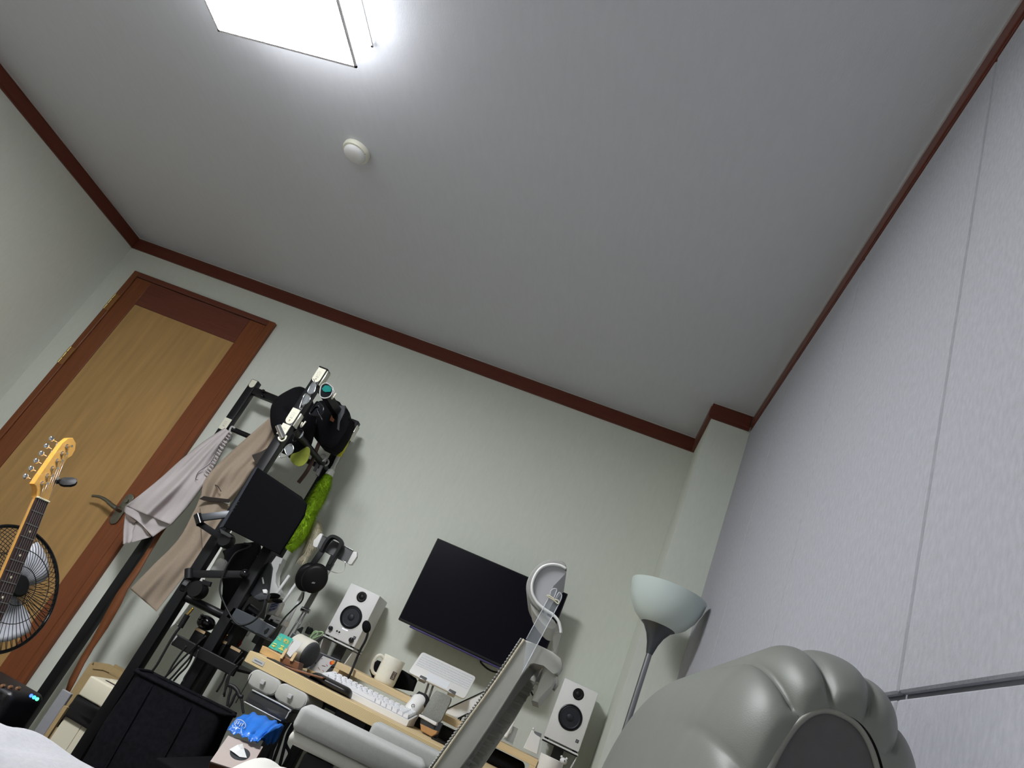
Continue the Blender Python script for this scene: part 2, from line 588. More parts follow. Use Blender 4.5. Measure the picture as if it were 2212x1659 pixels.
# monitor cable drooping below its right end
bm = NB()
tube(bm, [(-.20, 2.93, 1.036), Y(*c8(965, 1335), 2.93), Y(*c8(1010, 1405), 2.93), Y(*c8(1100, 1450), 2.94), Y(*c8(1190, 1450), 2.95), Y(*c8(1350, 1450), 2.97), Y(*c8(1500, 1700), 3.0)], .0035)
tag(obj('monitor_cable', bm, K['rubber'], smooth=True), 'black cable drooping under the large monitor', 'cable')

# ------------------------------------------------------------------ loudspeakers
K['spk_white'] = mat('speaker_vinyl', (232, 231, 230), 0.5, var=0.015, vscale=200)
K['cone'] = mat('woofer_cone', (30, 33, 40), 0.5)
K['cone2'] = mat('woofer_surround', (20, 21, 25), 0.35)
def speaker(x0, z0, label, controls):
    w, h, d = .139, .2175, .150
    yf = 2.85
    sp = thing('loudspeaker', label, 'speaker', (x0 + w / 2, yf + d / 2, z0), 'white studio speakers on stands')
    bm = NB()
    bx(bm, (x0, yf, z0), (x0 + w, yf + d, z0 + h), bev=.004)
    obj('cabinet', bm, K['spk_white'], sp, smooth=40)
    def F(u, v, out=0.0):
        return frame((x0 + w / 2 + u, yf - out, z0 + v), (1, 0, 0), (0, 0, 1), (0, -1, 0))
    bm = NB()
    lathe(bm, [(.046, -.001), (.0505, -.001), (.0505, .0012), (.047, .0016), (.046, -.001)], F(0, .096), 48)
    obj('waveguide_ring', bm, K['spk_white'], sp, smooth=50)
    bm = NB()
    lathe(bm, [(.045, -.0), (.0455, .003), (.043, .0042), (.0405, .002), (.0405, .0005), (.043, -.0)], F(0, .096), 48)
    wf = obj('woofer', bm, K['cone2'], sp, smooth=60)
    bm = NB()
    lathe(bm, [(.0402, .0012), (.037, .0032), (.033, .0008), (.024, .0009), (.014, .0006)], F(0, .096), 48)
    obj('cone', bm, K['cone'], wf, smooth=60)
    bm = NB()
    lathe(bm, [(.0145, .0008), (.013, .0028), (.009, .0044), (.004, .0053), (0, .0055)], F(0, .096), 32)
    obj('dust_cap', bm, K['cone'], wf, smooth=60)
    bm = NB()
    lathe(bm, [(.0215, .0002), (.0235, .0008), (.0255, .0002)], F(.0, .183), 40)
    obj('tweeter_ring', bm, K['spk_white'], sp, smooth=60)
    bm = NB()
    lathe(bm, [(.0186, .0003), (.0186, .0012), (.014, .0018), (.011, .0010), (.008, .0032), (.003, .0044), (0, .0046)], F(0, .183), 40)
    obj('tweeter', bm, K['black'], sp, smooth=50)
    bm = NB()
    bx(bm, (-.006, -.006, 0), (.006, .006, .0006), F(.052, .032), bev=.0008)
    lg = obj('logo_badge', bm, mat('badge_grey', (84, 82, 90), 0.4), sp)
    bm = NB()
    tube(bm, [F(.052, .032) @ Vector(p) for p in ((-.002, -.004, .0012), (-.002, .003, .0012), (.002, .003, .0012), (.002, 0, .0012), (-.002, 0, .0012))], .0006, 5, smooth=False)
    obj('logo_mark', bm, K['lgrey'], lg)
    if controls:
        bm = NB()
        bx(bm, (-.0125, -.0018, 0), (.0125, .0018, .0006), F(.000, .045))
        obj('power_light', bm, emission('power_led', (225, 215, 255), 2.2), sp)
        for (u, v, r) in ((-.055, .026, .0088), (.046, .019, .0105)):
            bm = NB()
            lathe(bm, [(0, .0002), (r, .0002), (r * .93, .011), (r * .85, .012), (0, .012)], F(u, v), 28)
            kn = obj('knob', bm, K['black'], sp, smooth=40)
            bm = NB()
            bx(bm, (-.0006, r * .3, .0121), (.0006, r * .85, .0124), F(u, v))
            obj('pointer', bm, K['lgrey'], kn)
        for u in (-.0265, -.0155):
            bm = NB()
            lathe(bm, [(0, .0002), (.0038, .0002), (.0038, .0008), (.0024, .0010), (0, .0006)], F(u, .0265), 16)
            obj('jack', bm, K['black'], sp, smooth=40)
        for (u, v, ww) in ((-.055, .012, .006), (-.0265, .018, .005), (-.0155, .018, .005), (.046, .005, .006)):
            bm = NB()
            bx(bm, (-ww / 2, -.0005, 0), (ww / 2, .0005, .0003), F(u, v))
            obj('caption', bm, K['mgrey'], sp)
    # rubber isolation feet
    for sx in (.012, w - .012):
        for sy in (.014, d - .02):
            bm = NB()
            cyl(bm, (x0 + sx, yf + sy, z0 - .0055), (x0 + sx, yf + sy, z0 - .0002), .008, n=14)
            obj('foot', bm, K['black'], sp)
    return sp
speaker(-.960, .8705, 'white studio speaker with lit power bar and knobs at left of the monitor', True)
speaker(-.008, .8815, 'plain white studio speaker without knobs in the corner by the floor lamp', False)

def spk_stand(xc, zt, label):
    s = thing('speaker_stand', label, 'stand', (xc, 2.92, DZ), 'white desktop speaker stands')
    bm = NB()
    bx(bm, (xc - .072, 2.845, zt - .0065), (xc + .072, 2.985, zt - .0002), bev=.002)
    obj('top_plate', bm, K['white_soft'], s)
    bm = NB()
    bx(bm, (xc - .070, 2.85, zt - .0105), (xc + .070, 2.98, zt - .0067))
    obj('pad', bm, K['black'], s)
    bm = NB()
    slab(bm, [(xc - .071, 2.86, zt - .011), (xc - .071, 2.98, zt - .011), (xc - .05, 2.97, DZ + .004), (xc - .05, 2.87, DZ + .004)], (.004, 0, 0))
    obj('side_plate', bm, K['white_soft'], s)
    bm = NB()
    slab(bm, [(xc + .067, 2.86, zt - .011), (xc + .067, 2.98, zt - .011), (xc + .046, 2.97, DZ + .004), (xc + .046, 2.87, DZ + .004)], (.004, 0, 0))
    obj('side_plate', bm, K['white_soft'], s)
    bm = NB()
    bx(bm, (xc - .02, 2.91, DZ + .0045), (xc + .02, 2.93, zt - .011))
    obj('post', bm, K['dgrey'], s)
    bm = NB()
    bx(bm, (xc - .06, 2.855, DZ + .0008), (xc + .06, 2.985, DZ + .0045), bev=.001, seg=1)
    obj('base', bm, K['white_soft'], s)
spk_stand(-.8905, .8650, 'white angled stand carrying the left studio speaker')
spk_stand(.0615, .8760, 'white angled stand carrying the right studio speaker')

# ------------------------------------------------------------------ mechanical keyboard
kb = thing('mechanical_keyboard', 'white compact mechanical keyboard along the front of the desk', 'keyboard', (-.57, 2.385, DZ + .0008))
KX0, KY0, KW, KD = -.735, 2.318, .331, .122
MK = frame((KX0, KY0, DZ + .001), (1, 0, 0), (0, math.cos(.12), math.sin(.12)), (0, -math.sin(.12), math.cos(.12)))
bm = NB()
prism(bm, [(0, 0), (KD, 0), (KD, .036), (KD * .9, .035), (.008, .019), (0, .016)], 0, KW, frame((KX0, KY0, DZ + .001), (0, 1, 0), (0, 0, 1), (1, 0, 0)), .002)
obj('case', bm, K['white'], kb, smooth=35)
bm = NB()
slab(bm, [(KX0 + .006, KY0 + .006, DZ + .0197), (KX0 + KW - .006, KY0 + .006, DZ + .0197), (KX0 + KW - .006, KY0 + KD - .004, DZ + .0366), (KX0 + .006, KY0 + KD - .004, DZ + .0366)], (0, 0, .0006))
obj('switch_plate', bm, mat('switch_plate', (150, 146, 158), .6), kb)
K['key'] = mat('keycap', (236, 236, 240), 0.45)
def keymesh(w):
    bm = NB()
    d, h = .0172, .0105
    lo = [(-w / 2, -d / 2), (w / 2, -d / 2), (w / 2, d / 2), (-w / 2, d / 2)]
    hi = [(-w / 2 + .0028, -d / 2 + .002), (w / 2 - .0028, -d / 2 + .002), (w / 2 - .0028, d / 2 - .0035), (-w / 2 + .0028, d / 2 - .0035)]
    a = [bm.verts.new((x, y, 0)) for x, y in lo]
    b = [bm.verts.new((x, y, h)) for x, y in hi]
    bm.faces.new(b)
    for k in range(4):
        bm.faces.new((a[k], a[(k + 1) % 4], b[(k + 1) % 4], b[k]))
    me = bpy.data.meshes.new('keycap')
    bm.to_mesh(me)
    bm.free()
    me.materials.append(K['key'])
    return me
KM = {}
rows = [[1.25, 1.25, 1.25, 6.25, 1, 1, 1, 1, 1, 1], [2.25] + [1] * 10 + [1.75, 1, 1], [1.75] + [1] * 11 + [2.25, 1], [1.5] + [1] * 12 + [1.5, 1], [1] * 13 + [2, 1], [1] * 16]
for r, row in enumerate(rows):
    u = (KW - .014) / 16.0
    x = .007
    yy = .0155 + r * .0187
    zz = .0195 + (yy - .008) / (KD * .9 - .008) * .0 + .0008
    for kw in row:
        key = round(kw * u - .0016, 5)
        if key not in KM:
            KM[key] = keymesh(key)
        o = bpy.data.objects.new('keycap', KM[key])
        COL.objects.link(o)
        o.parent = kb
        zl = .0178 + (yy / KD) * .0175
        sl = math.atan2(.0175, KD)
        o.location = Vector((KX0 + x + kw * u / 2, KY0 + yy, DZ + .0015 + zl)) - ROOT[kb.name]
        o.rotation_euler = (sl - (r - 2) * .03, 0, 0)
        x += kw * u
# cable stub
bm = NB()
tube(bm, [(-.60, 2.44, .752), (-.60, 2.47, .748), (-.58, 2.49, .745), (-.55, 2.52, .742), (-.54, 2.60, .740)], .0028)
obj('cable', bm, K['rubber'], kb, smooth=True)

# wrist rest
bm = NB()
A, B = W(*c7(790, 775), 'z', DZ + .012), W(*c7(1130, 935), 'z', DZ + .012)
A = Vector((-.738, 2.268, 0)); B = Vector((-.592, 2.268, 0))
rings = []
for i in range(25):
    t = i / 24
    xx = A.x + (B.x - A.x) * t
    e = min(1.0, (min(t, 1 - t) / .16))
    e = math.sqrt(max(0.0, 1 - (1 - e) ** 2))
    hw = .010 + .024 * e
    hh = .004 + .0095 * e
    rings.append([Vector((xx, 2.270 + hw * math.cos(a), DZ + .001 + hh + hh * .98 * math.sin(a))) for a in [2 * math.pi * q / 20 for q in range(20)]])
skin(bm, rings)
tag(obj('wrist_rest', bm, mat('black_leatherette', (24, 23, 25), 0.38), smooth=True), 'rounded black wrist rest in front of the white keyboard', 'wrist rest')

# ------------------------------------------------------------------ mouse propped against the riser
ms = thing('mouse', 'white computer mouse propped up against the riser shelf', 'mouse', (-.485, 2.475, DZ + .0008))
mo = Y(*c7(1830, 1085), 2.462)
mo.z = DZ + .004
mt = math.radians(58)
MM = frame(mo, (1, 0, 0), (0, math.cos(mt), math.sin(mt)), (0, -math.sin(mt), math.cos(mt)))
MM = MM @ Matrix.Rotation(math.radians(-8), 4, 'Z')
G = []
for i in range(17):
    t = i / 16
    yy = .098 * t
    wv = .0315 * (1 - .16 * math.sin(math.pi * t)) * math.sqrt(max(0.0, 1 - (2 * t - 1) ** 6)) + .001
    hv = .036 * math.sqrt(max(0, 1 - (1.35 * t - .72) ** 2 * 1.35)) * (1 - .12 * t) + .004
    G.append([MM @ Vector((wv * (abs(math.cos(a)) ** .7) * (1 if math.cos(a) > 0 else -1), yy, hv * abs(math.sin(a)) ** .8 if math.sin(a) > 0 else -.003)) for a in [2 * math.pi * q / 24 for q in range(24)]])
bm = NB()
skin(bm, G)
obj('shell', bm, K['white'], ms, smooth=True)
bm = NB()
slab(bm, [MM @ Vector(p) for p in ((-.022, .070, .012), (.030, .070, .010), (.030, .098, .006), (.012, .106, .012), (-.018, .100, .012))], MM.to_3x3() @ Vector((0, 0, .016)), .003)
obj('button_plate', bm, K['black'], ms)
bm = NB()
gx, gy, gz = .002, .038, .0405
tube(bm, [MM @ Vector((gx + .0052 * math.cos(a), gy + .0052 * math.sin(a), gz)) for a in [math.radians(40 + 28 * q) for q in range(10)]], .0009, 6)
tube(bm, [MM @ Vector(p) for p in ((gx + .0052, gy - .004, gz), (gx + .0055, gy, gz), (gx + .001, gy, gz))], .0009, 6, smooth=False)
obj('logo_mark', bm, K['black'], ms)

# ------------------------------------------------------------------ gooseneck microphone
mc = thing('gooseneck_microphone', 'slim black gooseneck microphone bending up in front of the left speaker', 'microphone', (-.70, 2.475, DZ + .0008))
bm = NB()
lathe(bm, [(0, 0), (.022, 0), (.022, .006), (.008, .011), (0, .011)], Matrix.Translation((-.69, 2.472, DZ + .001)), 24)
obj('base', bm, K['black'], mc, smooth=40)
bm = NB()
ym = 2.485
tube(bm, [(-.69, 2.472, DZ + .01), Y(*c7(1180, 700), 2.475), Y(*c7(1240, 560), ym), Y(*c7(1300, 420), ym), Y(*c7(1350, 330), ym), Y(*c7(1375, 260), ym), Y(*c7(1378, 225), ym)], .0042, 10)
obj('gooseneck', bm, K['black'], mc, smooth=True)
bm = NB()
a, b = Y(*c7(1375, 235), ym), Y(*c7(1356, 105), ym)
axis = (b - a)
mid = (a + b) / 2
u_ = axis.normalized()
v_ = u_.orthogonal().normalized()
ball(bm, (0, 0, 0), 1.0, frame(mid, v_ * .0155, u_.cross(v_) * .0155, u_ * axis.length * .52), 20, 12)
obj('foam_windscreen', bm, K['black_fabric'], mc, smooth=True)

# ------------------------------------------------------------------ mug on the riser
K['ceramic'] = mat('mug_ceramic', (231, 228, 214), 0.25, var=0.03, vscale=90)
mg = thing('mug', 'cream ceramic mug with a square print standing on the riser', 'mug', (-.592, 2.60, RZ))
bm = NB()
MG = Matrix.Translation((-.594, 2.602, RZ + .0003))
lathe(bm, [(0, .004), (.034, .004), (.0365, .0), (.0385, .003), (.0395, .012), (.0400, .070), (.0410, .088), (.0405, .090), (.0390, .088), (.0375, .070), (.0365, .012), (.030, .009), (0, .009)], MG, 40)
obj('cup', bm, K['ceramic'], mg, smooth=50)
bm = NB()
hd = Vector((-.86, -.50, 0)).normalized()
pts = [MG @ (hd * r + Vector((0, 0, z))) for r, z in ((.036, .072), (.052, .078), (.064, .070), (.068, .050), (.062, .028), (.050, .017), (.037, .016))]
tube(bm, pts, .0058, 10)
obj('handle', bm, K['ceramic'], mg, smooth=True)
pr = Vector((.72, -.69, 0)).normalized()
tg = Vector((-pr.y, pr.x, 0)) * -1
PM = frame(MG @ (pr * .0402 + Vector((0, 0, .036))), Vector((.69, .72, 0)), (0, 0, 1), pr)
bm = NB()
for p, q in (((-.009, -.013), (.009, -.011)), ((-.009, .011), (.009, .013)), ((-.009, -.013), (-.0072, .013)), ((.0072, -.013), (.009, .013)), ((-.004, -.008), (.004, -.0065)), ((-.004, .002), (.004, .0035)), ((-.0045, -.008), (-.003, .008)), ((.003, -.004), (.0045, .008)), ((-.004, .0065), (.004, .008))):
    bx(bm, (p[0], p[1], -.0016), (q[0], q[1], .0008), PM)
obj('square_print', bm, mat('mug_print', (78, 62, 66), 0.4), mg)

# black pouch behind the mug
bm = NB()
slab(bm, [Y(*c7(a, b), 2.672) for a, b in ((1395, 640), (1430, 570), (1480, 530), (1560, 560), (1640, 600), (1760, 640), (1890, 720), (1905, 750), (1860, 870), (1650, 828), (1420, 720))], (0, .035, 0), .006)
tag(obj('black_pouch', bm, K['black_fabric'], smooth=40), 'black cloth pouch lying on the riser behind the mug', 'pouch')
# ================================================================== OFFICE CHAIR (faces left)
K['chair_grey'] = mat('chair_shell', (178, 177, 170), 0.5, var=0.02, vscale=80)
K['chair_light'] = mat('chair_light', (205, 203, 194), 0.5)
K['chair_pad'] = mat('arm_pad', (172, 173, 170), 0.75, var=0.04, vscale=120, bump=0.1, bscale=500)
K['mesh_rib'] = mat('back_mesh', (170, 168, 162), 0.7)
K['mesh_dark'] = mat('back_mesh_dark', (132, 131, 128), 0.8)
K['clear'] = mat('clear_acrylic', (226, 232, 240), 0.08, alpha=0.16, spec=0.8)
K['clear_edge'] = mat('acrylic_edge', (226, 228, 236), 0.3, alpha=0.85)
YC = 1.50
chair = thing('office_chair', 'light grey mesh office chair with headrest turned sideways at the desk', 'chair', (-.33, 1.72, 0))
def xz(k, pts, y=YC):
    return [Y(*k(a, b), y) for a, b in pts]
band = xz(d1, [(1310, 5), (1440, 55), (1600, 130), (1690, 200), (1712, 260), (1705, 320), (1660, 385), (1622, 345), (1510, 278), (1410, 230), (1360, 242), (1285, 370), (1140, 600), (960, 880), (760, 1180), (640, 1342), (470, 1560), (230, 1540), (370, 1342), (690, 890), (1010, 450)])
for dy in (0.0, .43):
    bm = NB()
    slab(bm, [p + Vector((0, dy, 0)) for p in band], (0, .028, 0), .004)
    obj('side_frame', bm, K['chair_grey'], chair, smooth=35)
# beige front lip on the near side frame
bm = NB()
lip = xz(d1, [(1308, 6), (1010, 448), (690, 888), (370, 1342), (230, 1540)], YC - .0005)
tube(bm, lip, .0032, 8)
obj('edge_piping', bm, mat('beige_piping', (206, 198, 176), 0.6), chair, smooth=True)
# top and bottom cross members joining the two side frames
for (a, b, t) in (((1330, 20), (1600, 135), .012), ((300, 1545), (450, 1560), .03)):
    p, q = Y(*d1(*a), YC), Y(*d1(*b), YC)
    bm = NB()
    slab(bm, [p + Vector((0, .029, -t)), q + Vector((0, .029, -t)), q + Vector((0, .029, 0)), p + Vector((0, .029, 0))], (0, .40, 0), .003)
    obj('cross_bar', bm, K['chair_grey'], chair, smooth=35)
# hooked rear tongue below the top bar
bm = NB()
slab(bm, xz(d1, [(1520, 290), (1585, 315), (1640, 360), (1648, 385), (1600, 480), (1470, 655), (1455, 668), (1385, 645), (1392, 605), (1470, 440)], YC + .02), (0, .20, 0), .006)
obj('rear_tongue', bm, K['chair_light'], chair, smooth=35)
# ribbed mesh stretched between the frames: one backing sheet and a stack of ribs
front = spline(xz(d1, [(1296, 2), (1000, 440), (680, 878), (360, 1330), (215, 1540)]), 12)
nr = 62
bm = NB()
G = []
def onf(t):
    f = t * (len(front) - 1)
    i = min(len(front) - 2, int(f))
    return front[i].lerp(front[i + 1], f - i)
for i in range(nr * 2 + 1):
    p = onf(i / (nr * 2))
    G.append([p + Vector((-.012 * math.sin(math.pi * j / 12) - (.0016 if i % 2 else 0), -.002 + .46 * j / 12, 0)) for j in range(13)])
surf(bm, G)
obj('mesh_sheet', bm, K['mesh_dark'], chair, smooth=True, solid=.0012)
bm = NB()
for i in range(nr):
    p = onf((i + .5) / nr)
    tube(bm, [p + Vector((-.0035 - .012 * math.sin(math.pi * j / 6), -.004 + .464 * j / 6, 0)) for j in range(7)], .0021, 5, k=2)
mr = obj('mesh_ribs', bm, K['mesh_rib'], chair, smooth=True)
mr['kind'] = 'stuff'
# lumbar rail behind the mesh
bm = NB()
slab(bm, xz(d1, [(1440, 330), (1500, 300), (1395, 520), (1190, 870), (1040, 1090), (870, 1342), (720, 1342), (930, 1020), (1180, 650)], YC + .21), (0, .012, 0), .003)
obj('lumbar_rail', bm, K['chair_light'], chair, smooth=35)
bm = NB()
for t in range(17):
    a = Y(*d1(1400 - t * 41, 450 + t * 56), YC + .20)
    bx(bm, (a.x - .012, a.y, a.z - .0022), (a.x + .012, a.y + .007, a.z + .0022))
obj('rail_notches', bm, K['chair_grey'], chair)
# headrest
hy = YC + .10
bm = NB()
po = spline(xz(c8, [(1845, 408), (1848, 350), (1815, 295), (1720, 268), (1640, 280), (1560, 320), (1490, 390), (1440, 480), (1425, 560), (1435, 640), (1475, 725), (1545, 805)], hy), 4)
pi_ = spline(xz(c8, [(1843, 392), (1825, 368), (1780, 348), (1690, 335), (1600, 362), (1540, 420), (1502, 500), (1490, 570), (1496, 620), (1512, 672), (1545, 730), (1612, 800)], hy), 4)
G = []
for a_, b_ in zip(po, pi_):
    m_ = (a_ + b_) / 2
    G.append([a_ + Vector((0, .012, 0)), m_.lerp(a_, .6) + Vector((0, .002, 0)), m_, b_, b_ + Vector((0, .24, 0)), m_ + Vector((0, .24, 0)), a_ + Vector((0, .228, 0))])
skin(bm, G)
obj('headrest_pad', bm, mat('headrest_fabric', (150, 150, 146), 0.8, var=.04, vscale=150), chair, smooth=35)
bm = NB()
slab(bm, xz(c8, [(1500, 560), (1540, 428), (1600, 368), (1690, 341), (1780, 354), (1844, 405), (1844, 418), (1795, 470), (1712, 555), (1675, 630), (1605, 785), (1545, 722), (1508, 645)], hy + .003), (0, .22, 0))
obj('headrest_shell', bm, mat('headrest_inner', (176, 175, 178), 0.55), chair, smooth=35)
bm = NB()
tube(bm, [Y(*c8(a, b), hy - .001) for a, b in ((1840, 378), (1780, 346), (1690, 333), (1600, 358), (1538, 418), (1498, 500), (1487, 570), (1498, 650), (1545, 735), (1620, 800), (1710, 860), (1765, 930), (1786, 1010), (1788, 1045))], .0034, 8)
obj('headrest_rim', bm, K['white'], chair, smooth=True)
bm = NB()
slab(bm, spline(xz(c8, [(1475, 735), (1545, 800), (1640, 860), (1715, 915), (1740, 970), (1700, 1005), (1630, 980), (1540, 880), (1490, 800)], hy + .01), 4, True), (0, .20, 0), .002)
obj('headrest_lower_shell', bm, K['chair_grey'], chair, smooth=35)
bm = NB()
slab(bm, xz(c8, [(1735, 965), (1770, 985), (1792, 1050), (1778, 1090), (1745, 1265), (1690, 1240), (1722, 1080), (1705, 1020)], hy + .09), (0, .05, 0), .004)
obj('headrest_post', bm, K['chair_light'], chair, smooth=35)
bm = NB()
a = Y(*c8(1735, 1000), hy + .08)
cyl(bm, a, a + Vector((0, .07, 0)), .0095, n=20)
obj('headrest_pivot', bm, K['chair_light'], chair, smooth=40)
# arm rests
def arm(xf, yf, ang, zt, L, wd):
    M = rz((xf, yf, zt), ang)
    bm = NB()
    bx(bm, (0, 0, -.047), (L, wd, 0), M, .013, 4)
    p = obj('arm_pad', bm, K['chair_pad'], chair, smooth=60)
    bm = NB()
    bx(bm, (.004, .010, -.070), (L * .80, wd - .010, -.0475), M, .009, 3)
    obj('arm_shell', bm, K['chair_light'], chair, smooth=60)
    bm = NB()
    bx(bm, (.045, .02, -.26), (.105, wd - .03, -.0705), M, .006)
    obj('arm_post', bm, K['black'], chair, smooth=40)
    bm = NB()
    bx(bm, (.05, .025, -.30), (.30, wd - .035, -.262), M, .006)
    obj('arm_bracket', bm, K['black'], chair, smooth=40)
arm(-.452, 1.425, 12, .731, .27, .105)
arm(-.415, 1.905, 6, .731, .25, .09)
# seat and base below the frame edge
bm = NB()
bx(bm, (-.62, 1.46, .42), (-.16, 1.96, .49), bev=.03, seg=3)
obj('seat', bm, K['chair_pad'], chair, smooth=60)
bm = NB()
slab(bm, [(-.40, 1.66, .41), (-.10, 1.66, .41), (-.06, 1.66, .60), (-.13, 1.66, .72), (-.17, 1.66, .70), (-.12, 1.66, .60), (-.14, 1.66, .46), (-.40, 1.66, .46)], (0, .10, 0), .006)
obj('back_bracket', bm, K['chair_grey'], chair, smooth=35)
bm = NB()
cyl(bm, (-.38, 1.71, .12), (-.38, 1.71, .42), .026, n=20)
obj('gas_lift', bm, K['steel'], chair, smooth=40)
for q in range(5):
    a = math.radians(72 * q + 20)
    d = Vector((math.cos(a), math.sin(a), 0))
    bm = NB()
    cyl(bm, Vector((-.38, 1.71, .11)), Vector((-.38, 1.71, .075)) + d * .29, .024, .015, 12)
    s = obj('spoke', bm, K['chair_light'], chair, smooth=40)
    bm = NB()
    w = Vector((-.38, 1.71, .030)) + d * .285
    t = Vector((-d.y, d.x, 0))
    cyl(bm, w - t * .016, w + t * .016, .0295, n=18)
    obj('caster', bm, K['black'], s, smooth=40)

# clear acrylic strip with two prongs stuck to the chair frame
st = thing('acrylic_strip', 'clear acrylic strip with two prongs and a rubber band on the chair back', 'acrylic strip', Y(*c8(1450, 1300), YC - .006))
sy = YC - .0052
pts = [(1385, 1478), (1432, 1104), (1655, 690), (1680, 615), (1705, 588), (1730, 586), (1745, 602), (1712, 690), (1728, 694), (1765, 625), (1790, 640), (1795, 665), (1765, 745), (1545, 1160), (1490, 1290)]
bm = NB()
slab(bm, [Y(*c8(a, b), sy) for a, b in pts], (0, .0022, 0))
obj('strip', bm, K['clear'], st)
for seg_ in (((1428, 1108), (1655, 690), (1680, 615), (1705, 588), (1730, 586), (1745, 602), (1712, 690)), ((1728, 694), (1765, 625), (1790, 640), (1795, 665), (1765, 745), (1545, 1160), (1372, 1485))):
    bm = NB()
    tube(bm, [Y(*c8(a, b), sy - .0002) for a, b in seg_], .0009, 6, k=3)
    obj('bright_edge', bm, K['clear_edge'], st, smooth=True)
bm = NB()
tube(bm, [Y(*c8(a, b), sy - .0018) for a, b in ((1640, 655), (1670, 660), (1700, 680), (1725, 700), (1755, 705), (1766, 730), (1752, 742), (1720, 712), (1690, 690), (1655, 672), (1640, 655))], .0014, 6, k=3)
obj('rubber_band', bm, K['cream'], st, smooth=True)

# ================================================================== LEATHER RECLINER by the felt wall
K['leather'] = mat('grey_leather', (122, 124, 118), 0.44, var=0.03, vscale=30, bump=0.12, bscale=900, spec=0.5)
K['leather_dark'] = mat('grey_suede_panel', (92, 90, 92), 0.75, var=0.05, vscale=90, bump=0.1, bscale=900)
rec = thing('leather_recliner', 'grey leather recliner with pleated rounded backrest against the felt panels', 'recliner', (.19, 1.1, 0))
# cross-section arch in x-z swept along y; the near end is gathered in pleats round a flat panel
CX, CZ = .237, .793
def arch(t, y):
    """t 0..1 round the arch from the front foot over the top to the wall side"""
    far = max(0.0, min(1.0, (y - .75) / .75))
    a = math.pi * (1.08 - 1.16 * t)
    hw = .113 + .010 * far
    hh = .253 + .014 * far
    ex = .82
    c, s = math.cos(a), math.sin(a)
    x = CX + hw * (abs(c) ** ex) * (1 if c > 0 else -1)
    z = CZ + hh * (abs(s) ** ex) * (1 if s > 0 else -1)
    x -= .025 * far * (1 - s)
    x = min(x, .357)
    return Vector((x, y, z))
NT, NS = 160, 72
PSX, PSZ = .50, .735
G = []
for i in range(NS + 1):
    s = i / NS
    if s < .45:
        q = s / .45                     # end cap: from the panel outline out to the full section
        e = math.sin(q * math.pi / 2)
        sx_, sz_ = PSX + (1 - PSX) * e, PSZ + (1 - PSZ) * e
        y = .675 + .114 * (1 - math.cos(q * math.pi / 2))
        pl = min(1.0, q * 5) * (1 - .15 * q)
    else:
        q = (s - .45) / .55
        k = max(0.0, (q - .62) / .38)
        sx_, sz_ = 1.0 - .45 * k ** 2.2, 1.0 - .30 * k ** 2.2
        y = .789 + .75 * q
        pl = max(0.0, .85 - q * 3.4)
    row = []
    for j in range(NT + 1):
        t = j / NT
        p = arch(t, y)
        c = Vector((CX, y, CZ))
        ph = math.pi * 9.0 * (t + .022 * math.sin(11 * t + .6)) + .5 * pl * math.sin(7 * t)
        bulge = abs(math.sin(ph)) ** .36
        wob = .72 + .28 * math.sin(17 * t + 1.0)
        d = p - c
        d = Vector((d.x * sx_, 0, d.z * sz_))
        d *= 1 - .062 * pl * wob * (1 - bulge)
        row.append(c + d + Vector((0, .010 * pl * (1 - bulge) - .006 * pl * bulge, 0)))
    G.append(row)
bm = NB()
surf(bm, G)
obj('backrest', bm, K['leather'], rec, smooth=True)
# flat end panel with piping
out = []
for j in range(81):
    p = arch(j / 80, .675)
    out.append(Vector((CX - .004 + (p.x - CX) * PSX * .99, .673, CZ + (p.z - CZ) * PSZ * .99)))
bm = NB()
slab(bm, [p + Vector((0, .004, 0)) for p in out] + [Vector((out[-1].x, .677, .55)), Vector((out[0].x, .677, .55))], (0, .03, 0))
obj('end_panel', bm, K['leather_dark'], rec)
bm = NB()
tube(bm, [p + Vector((0, .003, 0)) for p in out], .0026, 8, k=1)
obj('piping', bm, mat('grey_piping', (140, 138, 132), 0.4), rec, smooth=True)
bm = NB()
bx(bm, (.140, .70, .16), (.350, 1.50, .80), bev=.03, seg=3)
obj('back_base', bm, K['leather'], rec, smooth=60)
bm = NB()
bx(bm, (.0, .70, .16), (.138, 1.50, .46), bev=.03, seg=3)
obj('seat', bm, K['leather'], rec, smooth=60)
for x in (.04, .31):
    for y in (.76, 1.44):
        bm = NB()
        cyl(bm, (x, y, 0), (x, y, .165), .02, .026)
        obj('foot', bm, K['black'], rec)

